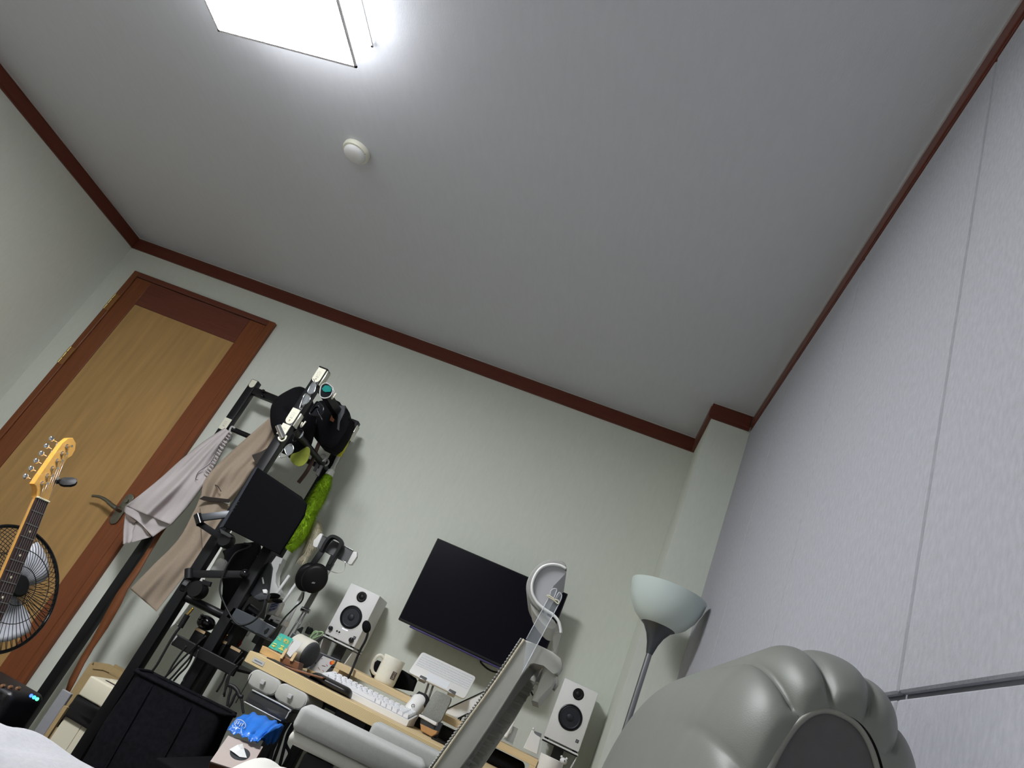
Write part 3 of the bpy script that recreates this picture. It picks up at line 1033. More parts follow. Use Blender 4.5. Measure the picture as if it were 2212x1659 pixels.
# ================================================================== BED WITH DUVET (camera side)
bed = thing('bed', 'low bed with a pale mattress at the bottom left of the room', 'bed', (-.72, .35, 0))
bm = NB()
bx(bm, (-1.14, -.80, .05), (-.12, 1.28, .20), bev=.01)
obj('bed_frame', bm, K['frame_dark'], bed)
bm = NB()
bx(bm, (-1.13, -.79, .2005), (-.13, 1.27, .37), bev=.04, seg=3)
obj('mattress', bm, K['white_soft'], bed, smooth=60)
for x in (-1.10, -.16):
    for y in (-.76, 1.22):
        bm = NB()
        bx(bm, (x - .025, y - .025, 0), (x + .025, y + .025, .05))
        obj('leg', bm, K['frame_dark'], bed)
K['duvet'] = mat('duvet_cloth', (176, 176, 180), 0.9, var=0.05, vscale=140, bump=0.4, bscale=350, spec=0.1)
def cloth(name, cx, cy, rx, ry, z0, h, seed, m, n=60, pw=.45):
    rnd = random.Random(seed)
    ph = [(rnd.uniform(3, 9), rnd.uniform(3, 9), rnd.uniform(0, 6), rnd.uniform(.2, 1)) for _ in range(7)]
    bm = NB()
    G = []
    for i in range(n + 1):
        row = []
        for j in range(n + 1):
            u, v = 2 * i / n - 1, 2 * j / n - 1
            r = max(abs(u), abs(v)) ** 1.0
            rr = (abs(u) ** 3.0 + abs(v) ** 3.0) ** (1 / 3.0)
            prof = max(0.0, 1 - min(1, rr) ** 4) ** pw
            wr = sum(w * math.sin(a * u + p) * math.sin(b * v + p * 1.3) for a, b, p, w in ph) * .006
            k = 1.0 if rr < 1e-6 else max(abs(u), abs(v)) / rr
            row.append(Vector((cx + rx * u * k, cy + ry * v * k, z0 + (h + wr) * prof)))
        G.append(row)
    surf(bm, G)
    bx(bm, (cx - rx * .5, cy - ry * .5, z0), (cx + rx * .5, cy + ry * .5, z0 + .004))
    return obj(name, bm, m, smooth=60)
o = cloth('duvet', -.665, 1.01, .225, .28, .371, .186, 3, K['duvet'], pw=.4)
tag(o, 'pale grey textured duvet bunched on the bed at lower left', 'duvet')
o = cloth('white_blanket', -.283, 1.06, .152, .22, .371, .304, 5, mat('white_cotton', (214, 212, 206), 0.9, bump=0.2, bscale=120, spec=0.1), pw=.35)
tag(o, 'white cotton blanket bunched on the bed below the office chair arm', 'blanket')

# ================================================================== FLOOR LAMP
fx, fy = .222, 2.395
fl = thing('floor_lamp', 'uplighter floor lamp with white glass bowl in the corner by the pillar', 'floor lamp', (fx, fy, 0))
K['opal'] = mat('opal_glass', (214, 226, 222), 0.35, spec=0.4)
K['lamp_grey'] = mat('lamp_metal', (88, 92, 96), 0.38, 0.6)
bm = NB()
LT = Matrix.Translation((fx, fy, 0))
prof = [(.044, 1.323), (.062, 1.330), (.088, 1.350), (.110, 1.381), (.124, 1.415), (.1305, 1.452), (.1280, 1.453), (.121, 1.416), (.107, 1.384), (.085, 1.354), (.060, 1.335), (.03, 1.330)]
lathe(bm, prof, LT, 56)
obj('glass_bowl', bm, K['opal'], fl, smooth=60)
bm = NB()
lathe(bm, [(.0105, 1.235), (.013, 1.245), (.019, 1.270), (.030, 1.297), (.046, 1.320), (.058, 1.3285), (.050, 1.329), (.03, 1.328), (0, 1.328)], LT, 40)
obj('cup', bm, K['lamp_grey'], fl, smooth=60)
bm = NB()
cyl(bm, (fx, fy, .02), (fx, fy, 1.236), .0095, n=20)
obj('pole', bm, mat('lamp_pole', (150, 152, 156), 0.3, 0.85), fl, smooth=40)
bm = NB()
bx(bm, (fx + .008, fy - .012, .93), (fx + .020, fy + .012, 1.02), bev=.004)
obj('switch', bm, K['black'], fl, smooth=40)
bm = NB()
lathe(bm, [(0, .0), (.105, .0), (.105, .012), (.09, .020), (.02, .026), (0, .026)], Matrix.Translation((fx + .02, fy - .0, 0)), 40)
obj('base', bm, K['lamp_grey'], fl, smooth=40)
# ================================================================== CLOTHES RACK of black square tube
K['tube'] = mat('rack_tube', (20, 20, 23), 0.42, 0.0, spec=0.35)
K['plate'] = mat('connector_plate', (236, 233, 214), 0.3)
K['plate_side'] = mat('connector_side', (205, 203, 190), 0.2, 0.5)
RF, RR, RL, RP = (-1.352, 2.416), (-1.335, 2.90), (-1.905, 2.90), (-1.165, 2.445)
RH = 1.762
rack = thing('clothes_rack', 'black square tube clothes rack between the door and the desk', 'clothes rack', (-1.5, 2.7, 0))
for (x, y), h in ((RF, RH), (RR, RH), (RL, RH), (RP, 1.12)):
    bm = NB()
    bx(bm, (x - .02, y - .02, 0), (x + .02, y + .02, h), bev=.004)
    obj('post', bm, K['tube'], rack, smooth=40)
bm = NB()
bx(bm, (RL[0] + .0205, 2.882, RH - .070), (RR[0] - .0205, 2.918, RH - .033), bev=.003)
obj('cross_beam', bm, K['tube'], rack, smooth=40)
bm = NB()
bx(bm, (RF[0] - .014, RF[1] + .0205, RH - .075), (RF[0] + .022, RR[1] - .0205, RH - .038), bev=.003)
obj('side_beam', bm, K['tube'], rack, smooth=40)
bm = NB()
a = Y(*c1(560, 335), 2.90)
ball(bm, (RL[0] + .075, 2.875, RH - .040), .009)
ball(bm, (RL[0] + .085, 2.875, RH - .066), .010)
obj('clamp_knob', bm, K['black_gloss'], rack, smooth=True)
zr = Y(*c1(1385, 760), RF[1]).z
bm = NB()
cyl(bm, (RF[0] + .01, RF[1] + .0205, zr), (RR[0], RR[1] - .0205, zr), .0145, n=18)
obj('hanging_rod', bm, K['tube'], rack, smooth=40)
zl = Y(*c1(600, 735), 2.90).z
bm = NB()
cyl(bm, (RL[0] + .0205, 2.90, zl), (RR[0] - .0205, 2.90, zl), .0125, n=18)
obj('hanging_rod', bm, K['tube'], rack, smooth=40)
zq = Y(*c2(830, 1215), RF[1]).z
bm = NB()
cyl(bm, (RF[0] + .0205, RF[1] + .004, zq), (RP[0] - .0205, RP[1] - .004, zq), .0145, n=18)
obj('tie_rod', bm, K['tube'], rack, smooth=40)
# cream connector plates with a dotted print and an arrow, and glossy side plates
def plate(M, w, h, rnd, pr=True):
    bm = NB()
    if rnd:
        pl_ = [(-w / 2, h / 2), (-w / 2, -h / 2 + w / 2)] + [(w / 2 * math.cos(math.radians(180 + 180 * q / 8)), -h / 2 + w / 2 + w / 2 * math.sin(math.radians(180 + 180 * q / 8))) for q in range(1, 8)] + [(w / 2, -h / 2 + w / 2), (w / 2, h / 2)]
    else:
        pl_ = [(-w / 2, -h / 2), (w / 2, -h / 2), (w / 2, h / 2), (-w / 2, h / 2)]
    prism(bm, pl_, .0003, .0022, M, .0006, 1)
    p = obj('connector_plate', bm, K['plate'], rack, smooth=40)
    if not pr:
        return p
    bm = NB()
    for (u, v) in ((-.008, .006), (-.004, .011), (.001, .012), (.005, .009), (-.001, .006), (.004, .003), (-.005, .0), (.0005, .0), (.006, -.003), (-.007, -.006), (-.002, -.007), (.003, -.008)):
        bx(bm, (u - .0009, h / 2 - .030 + v - .0009, .0022), (u + .0009, h / 2 - .030 + v + .0009, .0027), M)
    for v in (-.012, -.0145):
        bx(bm, (-.006, h / 2 - .030 + v - .0005, .0022), (.006, h / 2 - .030 + v + .0005, .0026), M)
    obj('dotted_print', bm, mat('plate_print', (110, 108, 100), 0.5), p)
    if rnd:
        bm = NB()
        prism(bm, [(-.0006, h / 2 - .052), (.0006, h / 2 - .052), (.0010, -h / 2 + .018), (.0034, -h / 2 + .018), (0, -h / 2 + .009), (-.0034, -h / 2 + .018), (-.0010, -h / 2 + .018)], .0022, .0027, M)
        obj('arrow_print', bm, mat('arrow_ink', (120, 100, 84), 0.5), p)
    return p
def FM(z, y=RF[1], x=RF[0]):
    return frame((x, y - .02, z), (1, 0, 0), (0, 0, 1), (0, -1, 0))
def SM(z):
    return frame((RF[0] + .02, RF[1], z), (0, 1, 0), (0, 0, 1), (1, 0, 0))
def zf(px, py):
    return Y(*z9(px, py), RF[1] - .02).z
zA0, zA1 = RH - .002, zf(1340, 350)
plate(FM((zA0 + zA1) / 2), .036, zA0 - zA1, True)
zB0, zB1 = zf(960, 870), zf(840, 1190)
plate(FM((zB0 + zB1) / 2), .036, zB0 - zB1, True)
zC0, zC1 = zf(780, 1185), zf(690, 1420)
plate(FM((zC0 + zC1) / 2), .036, zC0 - zC1, False)
for z0, z1 in ((zA1 - .005, zA0), (zB1 + .0, zB0 - .01)):
    bm = NB()
    M = SM((z0 + z1) / 2)
    bx(bm, (-.018, -(z1 - z0) / 2, .0004), (.014, (z1 - z0) / 2, .0075), M, .002)
    obj('connector_side', bm, K['plate_side'], rack, smooth=40)
bm = NB()
bx(bm, (RF[0] - .0205, RF[1] - .0205, RH + .0003), (RF[0] + .0205, RF[1] + .0205, RH + .006), bev=.002)
obj('end_cap', bm, K['black'], rack)
plate(FM(RH - .025, RL[1], RL[0]), .030, .042, True, False)
zz = Y(*c1(550, 700), RL[1]).z
plate(FM(zz, RL[1], RL[0] + .0), .038, .062, False)
bm = NB()
bx(bm, (RR[0] + .0205, RR[1] - .018, RH - .10), (RR[0] + .026, RR[1] + .018, RH - .02), bev=.002)
obj('connector_side', bm, K['plate_side'], rack, smooth=40)
# small hooks on the front post
for (px, py, sy_) in ((1660, 640, -.03), (1050, 1200, -.02)):
    p = Y(*z9(px, py), RF[1] + .03)
    bm = NB()
    tube(bm, [p + Vector((0, 0, .022)), p + Vector((0, -.004, 0)), p + Vector((.003, -.014, -.010)), p + Vector((.006, -.026, -.004)), p + Vector((.007, -.030, .006))], .0035, 8)
    obj('hook', bm, K['plate'], rack, smooth=True)
# lower shelf ledge with a lip
sa, sb = Y(*c6(945, 345), 2.40), Y(*c6(1560, 650), 2.40)
zs = (sa.z + sb.z) / 2 - .002
bm = NB()
bx(bm, (sa.x, 2.385, zs - .030), (sb.x, 2.40, zs + .006), bev=.003)
bx(bm, (sa.x, 2.40, zs - .012), (sb.x, 2.60, zs - .004))
sh = obj('shelf', bm, K['black_metal'], rack)

# ------------------------------------------------------------------ black boxes with tan label strips on the shelf
K['tan'] = mat('tan_label', (188, 160, 122), 0.6)
def pedal(k0, label, h, wd):
    a = Y(*c6(*k0), 2.47)
    zt = max(a.z, zs + .02)
    t = thing('small_black_box', label, 'box', (a.x + wd / 2, 2.51, zs - .004), 'black boxes on the rack shelf')
    bm = NB()
    bx(bm, (a.x, 2.47, zs - .0038), (a.x + wd, 2.535, zt), bev=.003)
    obj('body', bm, K['black'], t, smooth=40)
    bm = NB()
    bx(bm, (a.x + .001, 2.468, zt - .010), (a.x + wd - .001, 2.4697, zt - .001))
    obj('label_strip', bm, K['tan'], t)
pedal((1130, 250), 'small black box with tan strip nearest the tall rack post', .06, .042)
pedal((1345, 350), 'small black box with tan strip in the middle of the rack shelf', .06, .042)
pedal((1480, 432), 'small black box with tan strip at the desk end of the rack shelf', .06, .042)
# shiny black knob thing and coils behind the boxes
t = thing('knobbed_device', 'glossy black knobbed device lying behind the boxes on the rack shelf', 'device', (-1.22, 2.55, zs - .004))
p = Y(*c6(1225, 210), 2.56)
bm = NB()
ball(bm, p, .030, s=(1.25, .9, .85))
obj('body', bm, K['black_gloss'], t, smooth=True)
for q in range(4):
    bm = NB()
    ball(bm, p + Vector((-.018 + .012 * (q % 2), -.024, .004 + .013 * (q // 2))), .006, u=10, v=8)
    obj('button', bm, K['black_gloss'], t, smooth=True)
bm = NB()
bx(bm, (p.x - .012, p.y - .012, zs - .0038), (p.x + .012, p.y + .012, p.z - .02))
obj('stem', bm, K['black'], t)
for (px, py, c, lab) in ((1420, 375, (198, 168, 60), 'coil of thin yellow and green wire behind the shelf boxes'), (1535, 405, (160, 40, 30), 'small red coil of wire behind the shelf boxes'), (1385, 340, (96, 36, 30), 'dark red coil of wire behind the shelf boxes')):
    p = Y(*c6(px, py), 2.545)
    bm = NB()
    for q in range(3):
        tube(bm, [p + Vector(((.013 + .001 * q) * math.cos(a), .003 * q - .003, (.015 - .001 * q) * math.sin(a))) for a in [2 * math.pi * w / 10 for w in range(10)]], .0016, 6, closed=True, k=3)
    bx(bm, (p.x - .004, p.y - .004, zs - .0038), (p.x + .004, p.y + .004, p.z - .010))
    tag(obj('wire_coil', bm, mat('wire_' + lab.split()[2], c, .5), smooth=40), lab, 'wire coil')

# ------------------------------------------------------------------ guitar lead hanging on the front post
ld = thing('instrument_lead', 'black instrument lead with a gold jack plug hanging down the rack post', 'cable', Y(*c6(900, 500), 2.385))
yj = 2.375
a, b, c_ = Y(*c6(1090, 70), yj), Y(*c6(1040, 130), yj), Y(*c6(965, 255), yj)
bm = NB()
cyl(bm, b, a, .0042, .0040, 12)
ball(bm, a, .0044, u=10, v=8)
obj('jack_tip', bm, mat('gold_plate', (206, 164, 84), 0.2, 1.0), ld, smooth=40)
bm = NB()
cyl(bm, c_, b, .0095, .0095, 16)
obj('plug_barrel', bm, K['black'], ld, smooth=40)
bm = NB()
tube(bm, [c_, Y(*c6(900, 340), yj), Y(*c6(830, 460), yj), Y(*c6(740, 620), yj), Y(*c6(670, 720), yj), Y(*c6(610, 840), yj), Y(*c6(540, 980), yj), Y(*c6(430, 1200), yj), Y(*c6(340, 1380), yj)], .0042, 8)
obj('cord', bm, K['rubber'], ld, smooth=True)
bm = NB()
p = Y(*c6(905, 270), yj)
tube(bm, [p + Vector((-.012, 0, 0)), p + Vector((-.004, 0, .016)), p + Vector((.010, 0, .012)), p + Vector((.008, 0, -.006))], .0011, 6)
obj('wire_loop', bm, K['steel'], ld, smooth=True)
p = Y(*c6(905, 350), yj + .004)
bm = NB()
slab(bm, [Y(*c6(a, b), yj + .006) for a, b in ((930, 310), (935, 350), (895, 395), (865, 395), (890, 345))], (0, .004, 0))
obj('tag', bm, K['lgrey'], ld)
# cables drooping below the shelf
for i, pts in enumerate((((1225, 340), (1150, 410), (1060, 500), (960, 600), (880, 690), (800, 770)), ((1170, 380), (1110, 470), (1060, 560), (980, 650), (900, 740), (850, 790)), ((1095, 480), (1080, 560), (1030, 650), (960, 720), (900, 790)), ((1150, 480), (1115, 580), (1060, 680), (1010, 760), (1000, 800)), ((1030, 440), (970, 520), (900, 620), (830, 740), (780, 790)), ((1590, 500), (1510, 600), (1430, 710), (1390, 800), (1330, 900)), ((1540, 640), (1470, 720), (1440, 820), (1400, 930)), ((1600, 560), (1520, 640), (1440, 760), (1420, 860), (1405, 950)))):
    bm = NB()
    yy = 2.372 + .012 * (i % 3)
    tube(bm, [Y(*c6(a, b), yy) for a, b in pts], .0034, 7)
    nm_ = ['second thin black cable from the rack post hanging below the shelf', 'third thin black cable from the rack post hanging below the shelf', 'fourth thin black cable from the rack post, curving back below the shelf', 'fifth thin black cable from the rack post, hooking back at its foot', 'thin black cable below the shelf nearest the rack post', 'thin black cable below the shelf third from the desk', 'thin black cable below the shelf nearest the desk', 'thin black cable below the shelf second from the desk'][i]
    tag(obj('hanging_cable', bm, K['rubber'], smooth=True), nm_, 'cable', 'cables under the rack shelf')
# inline connector hanging by the drawer
bm = NB()
q = [Y(*c6(a, b), 2.19) for a, b in ((1450, 830), (1500, 850), (1540, 890), (1560, 940), (1590, 950))]
tube(bm, q, .006, 8)
tube(bm, [Y(*c6(a, b), 2.19) for a, b in ((1470, 840), (1470, 890), (1450, 960), (1440, 1040))], .0042, 8)
tube(bm, [Y(*c6(a, b), 2.19) for a, b in ((1540, 900), (1510, 940), (1480, 1010), (1450, 1050))], .0042, 8)
tube(bm, [Y(*c6(a, b), 2.19) for a, b in ((1560, 930), (1580, 980), (1590, 1060), (1600, 1110))], .0038, 8)
tube(bm, [Y(*c6(a, b), 2.19) for a, b in ((1680, 720), (1640, 800), (1560, 940), (1520, 1010))], .0015, 6)
tag(obj('inline_connector', bm, K['rubber'], smooth=True), 'knot of black cable with an inline plug hanging beside the clear drawer', 'cable')

# ------------------------------------------------------------------ black fabric hamper and low black bench under the desk
K['hamper'] = mat('hamper_fabric', (24, 24, 28), 0.95, var=0.3, vscale=80, bump=0.4, bscale=420, spec=0.1)
t = thing('fabric_hamper', 'tall black fabric hamper standing in front of the rack shelf', 'hamper', (-1.07, 2.31, 0))
bm = NB()
hx0, hx1, hy0, hy1, hz = -1.262, -.925, 2.25, 2.375, .535
G = []
for i in range(25):
    v = i / 24
    row = []
    for (x, y) in rrect(hx1 - hx0, hy1 - hy0, .03, 6, (hx0 + hx1) / 2, (hy0 + hy1) / 2):
        wob = .006 * math.sin(x * 23 + v * 5) * math.sin(v * 9 + y * 14)
        row.append(Vector((x + wob, y + wob * .7, .001 + hz * v + .006 * math.sin(x * 17) * v)))
    G.append(row)
surf(bm, G, False, True)
surf(bm, [[(Vector(((hx0 + hx1) / 2, (hy0 + hy1) / 2, hz - .03)) if k else p) for p in G[-1]] for k in (0, 1)], False, True)
obj('body', bm, K['hamper'], t, smooth=True)
bm = NB()
tube(bm, [p + Vector((0, 0, .001)) for p in G[-1][::2]], .006, 8, closed=True, k=2)
obj('rim', bm, K['hamper'], t, smooth=True)
for k in range(2):
    bm = NB()
    x = hx0 + .09 + k * .15
    tube(bm, [(x, hy0 - .002, .04), (x + .01, hy0 - .004, .25), (x - .004, hy0 - .003, .52)], .002, 6)
    obj('seam', bm, K['hamper'], t, smooth=True)
t = thing('low_bench', 'low black bench under the desk carrying the tissue box', 'bench', (-.775, 2.07, 0))
bm = NB()
bx(bm, (-.88, 1.90, .40), (-.672, 2.24, .44), bev=.004)
obj('top', bm, K['black_fabric'], t)
for x in (-.87, -.70):
    bm = NB()
    bx(bm, (x, 1.91, 0), (x + .02, 2.23, .3998))
    obj('side', bm, K['black'], t)

# ------------------------------------------------------------------ tissue box, tissue and blue bag
TB = [Y(*c6(1268, 1592), 1.935), Y(*c6(1640, 1645), 1.965), Y(*c6(1775, 1440), 2.055), Y(*c6(1430, 1270), 2.04)]
ex = ((TB[1] - TB[0]) + (TB[2] - TB[3])) / 2
ey = ((TB[3] - TB[0]) + (TB[2] - TB[1])) / 2
o_ = TB[0]
nx = ex.normalized()
ny = (ey - nx * ey.dot(nx)).normalized()
nz = nx.cross(ny)
TM = frame(o_, nx, ny, nz)
tw, tl = ex.length, ey.length
t = thing('tissue_box', 'tilted wooden tissue box with a pale pink top and round hole', 'tissue box', o_ + nz * -.10)
bm = NB()
bx(bm, (0, 0, -.052), (tw, tl, -.003), TM, .002)
obj('box_body', bm, mat('brown_card', (92, 58, 44), .6, var=.1, vscale=30), t)
bm = NB()
bx(bm, (0, 0, -.0028), (tw, tl, 0), TM)
obj('box_top', bm, mat('pale_pink_card', (186, 172, 166), .6, var=.03, vscale=20), t)
bm = NB()
lathe(bm, [(0, .0002), (.026, .0002), (.026, .0009), (0, .0009)], TM @ Matrix.Translation((tw * .56, tl * .52, 0)), 36)
ho = obj('round_opening', bm, K['dgrey'], t)
bm = NB()
cx_, cy_ = tw * .56, tl * .52
fr = [(-.030, -.002, .004), (-.016, .014, .012), (-.004, .012, .020), (.006, .004, .012), (.022, -.012, .004), (.004, -.016, .003), (-.012, -.012, .006)]
vs = [bm.verts.new(TM @ Vector((cx_ + a, cy_ + b, c))) for a, b, c in fr]
ce = bm.verts.new(TM @ Vector((cx_ - .003, cy_ + .001, .012)))
for k in range(len(vs)):
    bm.faces.new((vs[k], vs[(k + 1) % len(vs)], ce))
obj('tissue', bm, K['white_soft'], t, solid=.0006)
bm = NB()
bx(bm, (o_.x + .01, o_.y + .05, .4405), (o_.x + tw - .01, o_.y + .12, min(p.z for p in TB) - .03))
obj('prop_block', bm, K['black'], t)
# crumpled blue plastic bag behind the tissue box
K['blue'] = mat('blue_plastic', (44, 118, 214), 0.32, var=0.12, vscale=40, spec=0.6)
t = thing('plastic_bag', 'crumpled shiny blue plastic bag behind the tissue box', 'bag', Y(*c6(1650, 1350), 2.10))
rnd = random.Random(4)
edge_a = [(1440, 1285), (1480, 1310), (1540, 1330), (1590, 1345), (1630, 1365), (1680, 1390), (1725, 1412), (1745, 1400), (1770, 1370)]
edge_b = [(1480, 1215), (1530, 1205), (1590, 1225), (1640, 1250), (1690, 1280), (1730, 1310), (1775, 1345), (1790, 1350), (1800, 1345)]
edge_c = [(1580, 1150), (1640, 1130), (1700, 1120), (1760, 1130), (1820, 1150), (1880, 1180), (1930, 1200), (1970, 1220), (1990, 1240)]
edge_d = [(1600, 1300), (1650, 1330), (1700, 1350), (1750, 1370), (1800, 1400), (1850, 1420), (1880, 1420), (1910, 1410), (1940, 1390)]
G = []
for i in range(33):
    f = i / 32 * 8
    k = min(7, int(f))
    w = f - k
    L = lambda e: (e[k][0] * (1 - w) + e[k + 1][0] * w, e[k][1] * (1 - w) + e[k + 1][1] * w)
    keys = [(L(edge_a), 2.03), (L(edge_b), 2.055), (L(edge_c), 2.13), (L(edge_d), 2.20)]
    row = spline([Y(*c6(*p), y) for p, y in keys], 7)
    row = [p + Vector((rnd.uniform(-1, 1) * .0018, rnd.uniform(-1, 1) * .003, rnd.uniform(-1, 1) * .0022 + .003 * math.sin(i * .9))) for p in row]
    G.append(row)
bm = NB()
surf(bm, G)
obj('bag_body', bm, K['blue'], t, smooth=True, solid=.0008)
bm = NB()
p = Y(*c6(1570, 1222), 2.047)
for (u, v) in ((-.012, 0), (-.006, .002), (.001, 0), (.007, .002)):
    bx(bm, (p.x + u - .0012, p.y - .004, p.z + v - .005), (p.x + u + .0012, p.y - .0025, p.z + v + .004))
tube(bm, [p + Vector((.017 * math.cos(a), -.0035, .010 * math.sin(a))) for a in [2 * math.pi * q / 14 for q in range(14)]], .0009, 5, closed=True, k=2)
obj('printed_mark', bm, K['white'], t)

# ------------------------------------------------------------------ things hung under the desk's left end
for i, (a, b) in enumerate((((128, 640), (412, 820)), ((425, 775), (722, 960)))):
    p = Y(*c7((a[0] + b[0]) / 2, (a[1] + b[1]) / 2 + 5), 2.192)
    p.z = DZ - .0345 - .0256
    wv = .106
    t = thing('under_desk_canister', 'grey oval canister with a square knob under the desk, ' + ('nearest the rack' if i == 0 else 'second from the rack'), 'canister', p)
    t['group'] = 'oval canisters under the desk'
    M = frame(p, (1, 0, 0), (0, 0, 1), (0, -1, 0))
    bm = NB()
    prism(bm, rrect(wv, .050, .0245, 8), -.17, 0, M, .003)
    obj('body', bm, K['lgrey'], t, smooth=40)
    bm = NB()
    prism(bm, rrect(wv - .008, .043, .021, 8), .0002, .0025, M, .001)
    obj('lid', bm, K['chair_grey'], t, smooth=40)
    bm = NB()
    bx(bm, (-.007, -.006, .0027), (.007, .006, .013), M, .0015)
    kn = obj('knob', bm, K['lgrey'], t)
# clear smoked drawer with a pale rim
t = thing('storage_tub', 'smoked clear plastic tub with pale rim slung under the left desk end', 'tub', (-.82, 2.27, .585))
K['smoke'] = mat('smoked_acrylic', (54, 54, 56), 0.12, alpha=0.82, spec=0.7)
q0, q1, q2, q3 = Y(*c7(25, 990), 2.16), Y(*c7(455, 1208), 2.16), Y(*c7(598, 1000), 2.16), Y(*c7(150, 782), 2.16)
zb, ztp = (q0.z + q1.z) / 2, (q2.z + q3.z) / 2
xa, xb = (q0.x + q3.x) / 2, (q1.x + q2.x) / 2
bm = NB()
ztp = min(ztp, .644)
bx(bm, (xa, 2.16, zb), (xb, 2.38, ztp), bev=.008, seg=3)
obj('tub', bm, K['smoke'], t, smooth=40)
bm = NB()
tube(bm, [(xa + .006, 2.1585, ztp - .002), (xb - .008, 2.1585, ztp - .002), (xb - .001, 2.1585, ztp - .010), (xb - .001, 2.1585, zb + .012)], .0022, 6, k=4)
obj('rim', bm, K['lgrey'], t, smooth=True)
bm = NB()
tube(bm, [(xa + .002, 2.1585, zb + .002), (xb - .010, 2.1585, zb + .002)], .0014, 6, smooth=False)
obj('lower_rim', bm, K['white'], t, smooth=True)
for x in (xa + .01, xb - .02):
    bm = NB()
    bx(bm, (x, 2.364, ztp), (x + .01, 2.378, DZ - .0345))
    obj('hanger', bm, K['dgrey'], t)
# bundle of cables in the shadow behind the chair arm
bm = NB()
for k, pts in enumerate((((1990, 1230), (1940, 1330), (1900, 1450), (1860, 1600)), ((2060, 1200), (2000, 1300), (1960, 1420), (1880, 1640)), ((2126, 1180), (2050, 1300), (2010, 1440), (1960, 1640)), ((2100, 1240), (2020, 1400), (2060, 1520), (1990, 1650)))):
    tube(bm, [Y(*c6(a, b), 2.24 + .01 * k) for a, b in pts], .005, 7)
tag(obj('cable_bundle', bm, K['rubber'], smooth=True), 'bundle of thick black cables hanging behind the near chair arm', 'cable')
# ================================================================== THINGS ON THE RACK
# ---- clothes: sheets with folds, traced on their own planes and given depth
def garment(bm, left, right, y0, amp, nf, seed, n=40, m=36, k=None):
    """cloth between two edge lines (top to bottom) with vertical folds; returns the grid"""
    L, Rr = spline([(a, b, 0) for a, b in left], 10), spline([(a, b, 0) for a, b in right], 10)
    def on(P, t):
        f = t * (len(P) - 1)
        i = min(len(P) - 2, int(f))
        return P[i].lerp(P[i + 1], f - i)
    rnd = random.Random(seed)
    ph = [rnd.uniform(0, 6.28) for _ in range(4)]
    G = []
    for i in range(n + 1):
        t = i / n
        a, b = on(L, t), on(Rr, t)
        row = []
        for j in range(m + 1):
            s = j / m
            q = a.lerp(b, s)
            f = math.sin(nf * s * 6.283 + ph[0] + 1.2 * t) * .55 + math.sin(nf * 1.7 * s * 6.283 + ph[1] - t * 2) * .3 + .25 * math.sin(t * 11 + ph[2] + 4 * s)
            bulge = math.sin(math.pi * s)
            row.append(Y(q.x, q.y, y0 - amp * (f * (.35 + .65 * t) + 1.3 * bulge)))
        G.append(row)
    surf(bm, G)
    return G
K['shorts'] = mat('pale_mauve_cotton', (196, 188, 188), 0.9, var=0.03, vscale=200, bump=0.15, bscale=700, spec=0.1)
K['taupe'] = mat('taupe_cotton', (160, 144, 128), 0.9, var=0.05, vscale=160, bump=0.2, bscale=700, spec=0.1)
K['fold'] = mat('taupe_fold_shade', (44, 37, 33), 0.95)  # shade inside the trouser folds, put in as a dark colour
# shorts
t = thing('shorts', 'pale mauve drawstring shorts hanging from a clip at the left rack post', 'shorts', Y(400, 1050, 2.80))
bm = NB()
garment(bm, [(486, 924), (440, 954), (392, 992), (350, 1030), (310, 1063), (271, 1093)], [(501, 938), (476, 985), (453, 1028), (432, 1060), (406, 1094), (370, 1134)], 2.80, .030, 2.2, 1)
obj('front', bm, K['shorts'], t, smooth=True, solid=.0015)
bm = NB()
garment(bm, [(271, 1093), (270, 1108), (300, 1126)], [(370, 1134), (352, 1144), (330, 1160)], 2.80, .006, 1.2, 2, 14, 20)
obj('leg_front', bm, K['shorts'], t, smooth=True, solid=.0015)
bm = NB()
garment(bm, [(271, 1106), (267, 1140), (266, 1176)], [(300, 1112), (292, 1140), (284, 1172)], 2.815, .006, 1, 3, 14, 12)
obj('left_leg_side', bm, K['shorts'], t, smooth=True, solid=.0015)
bm = NB()
garment(bm, [(296, 1122), (286, 1150), (283, 1173)], [(350, 1142), (328, 1158), (326, 1160)], 2.812, .004, 1, 4, 12, 14)
obj('right_leg_back', bm, K['shorts'], t, smooth=True, solid=.0015)
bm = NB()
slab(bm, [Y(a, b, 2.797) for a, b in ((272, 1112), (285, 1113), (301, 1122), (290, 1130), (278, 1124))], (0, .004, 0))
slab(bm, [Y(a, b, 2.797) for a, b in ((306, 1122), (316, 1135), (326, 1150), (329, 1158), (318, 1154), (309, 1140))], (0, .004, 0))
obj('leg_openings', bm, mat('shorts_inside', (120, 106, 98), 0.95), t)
bm = NB()
rnd = random.Random(9)
for k in range(15):
    f = k / 14
    a = (497 - 50 * f, 934 + 92 * f)
    tube(bm, [Y(a[0] - 5, a[1] - 4, 2.772), Y(a[0] - 1, a[1] + rnd.uniform(-2, 2), 2.766), Y(a[0] + 4, a[1] + 3, 2.772)], .0030, 6, k=3)
obj('gathered_waistband', bm, K['shorts'], t, smooth=True)
bm = NB()
tube(bm, [Y(*c1(490, 870), 2.764), Y(*c1(380, 1100), 2.762), Y(*c1(250, 1200), 2.762), Y(*c1(215, 1280), 2.762), Y(*c1(240, 1290), 2.762)], .0014, 6)
obj('drawstring', bm, K['dgrey'], t, smooth=True)
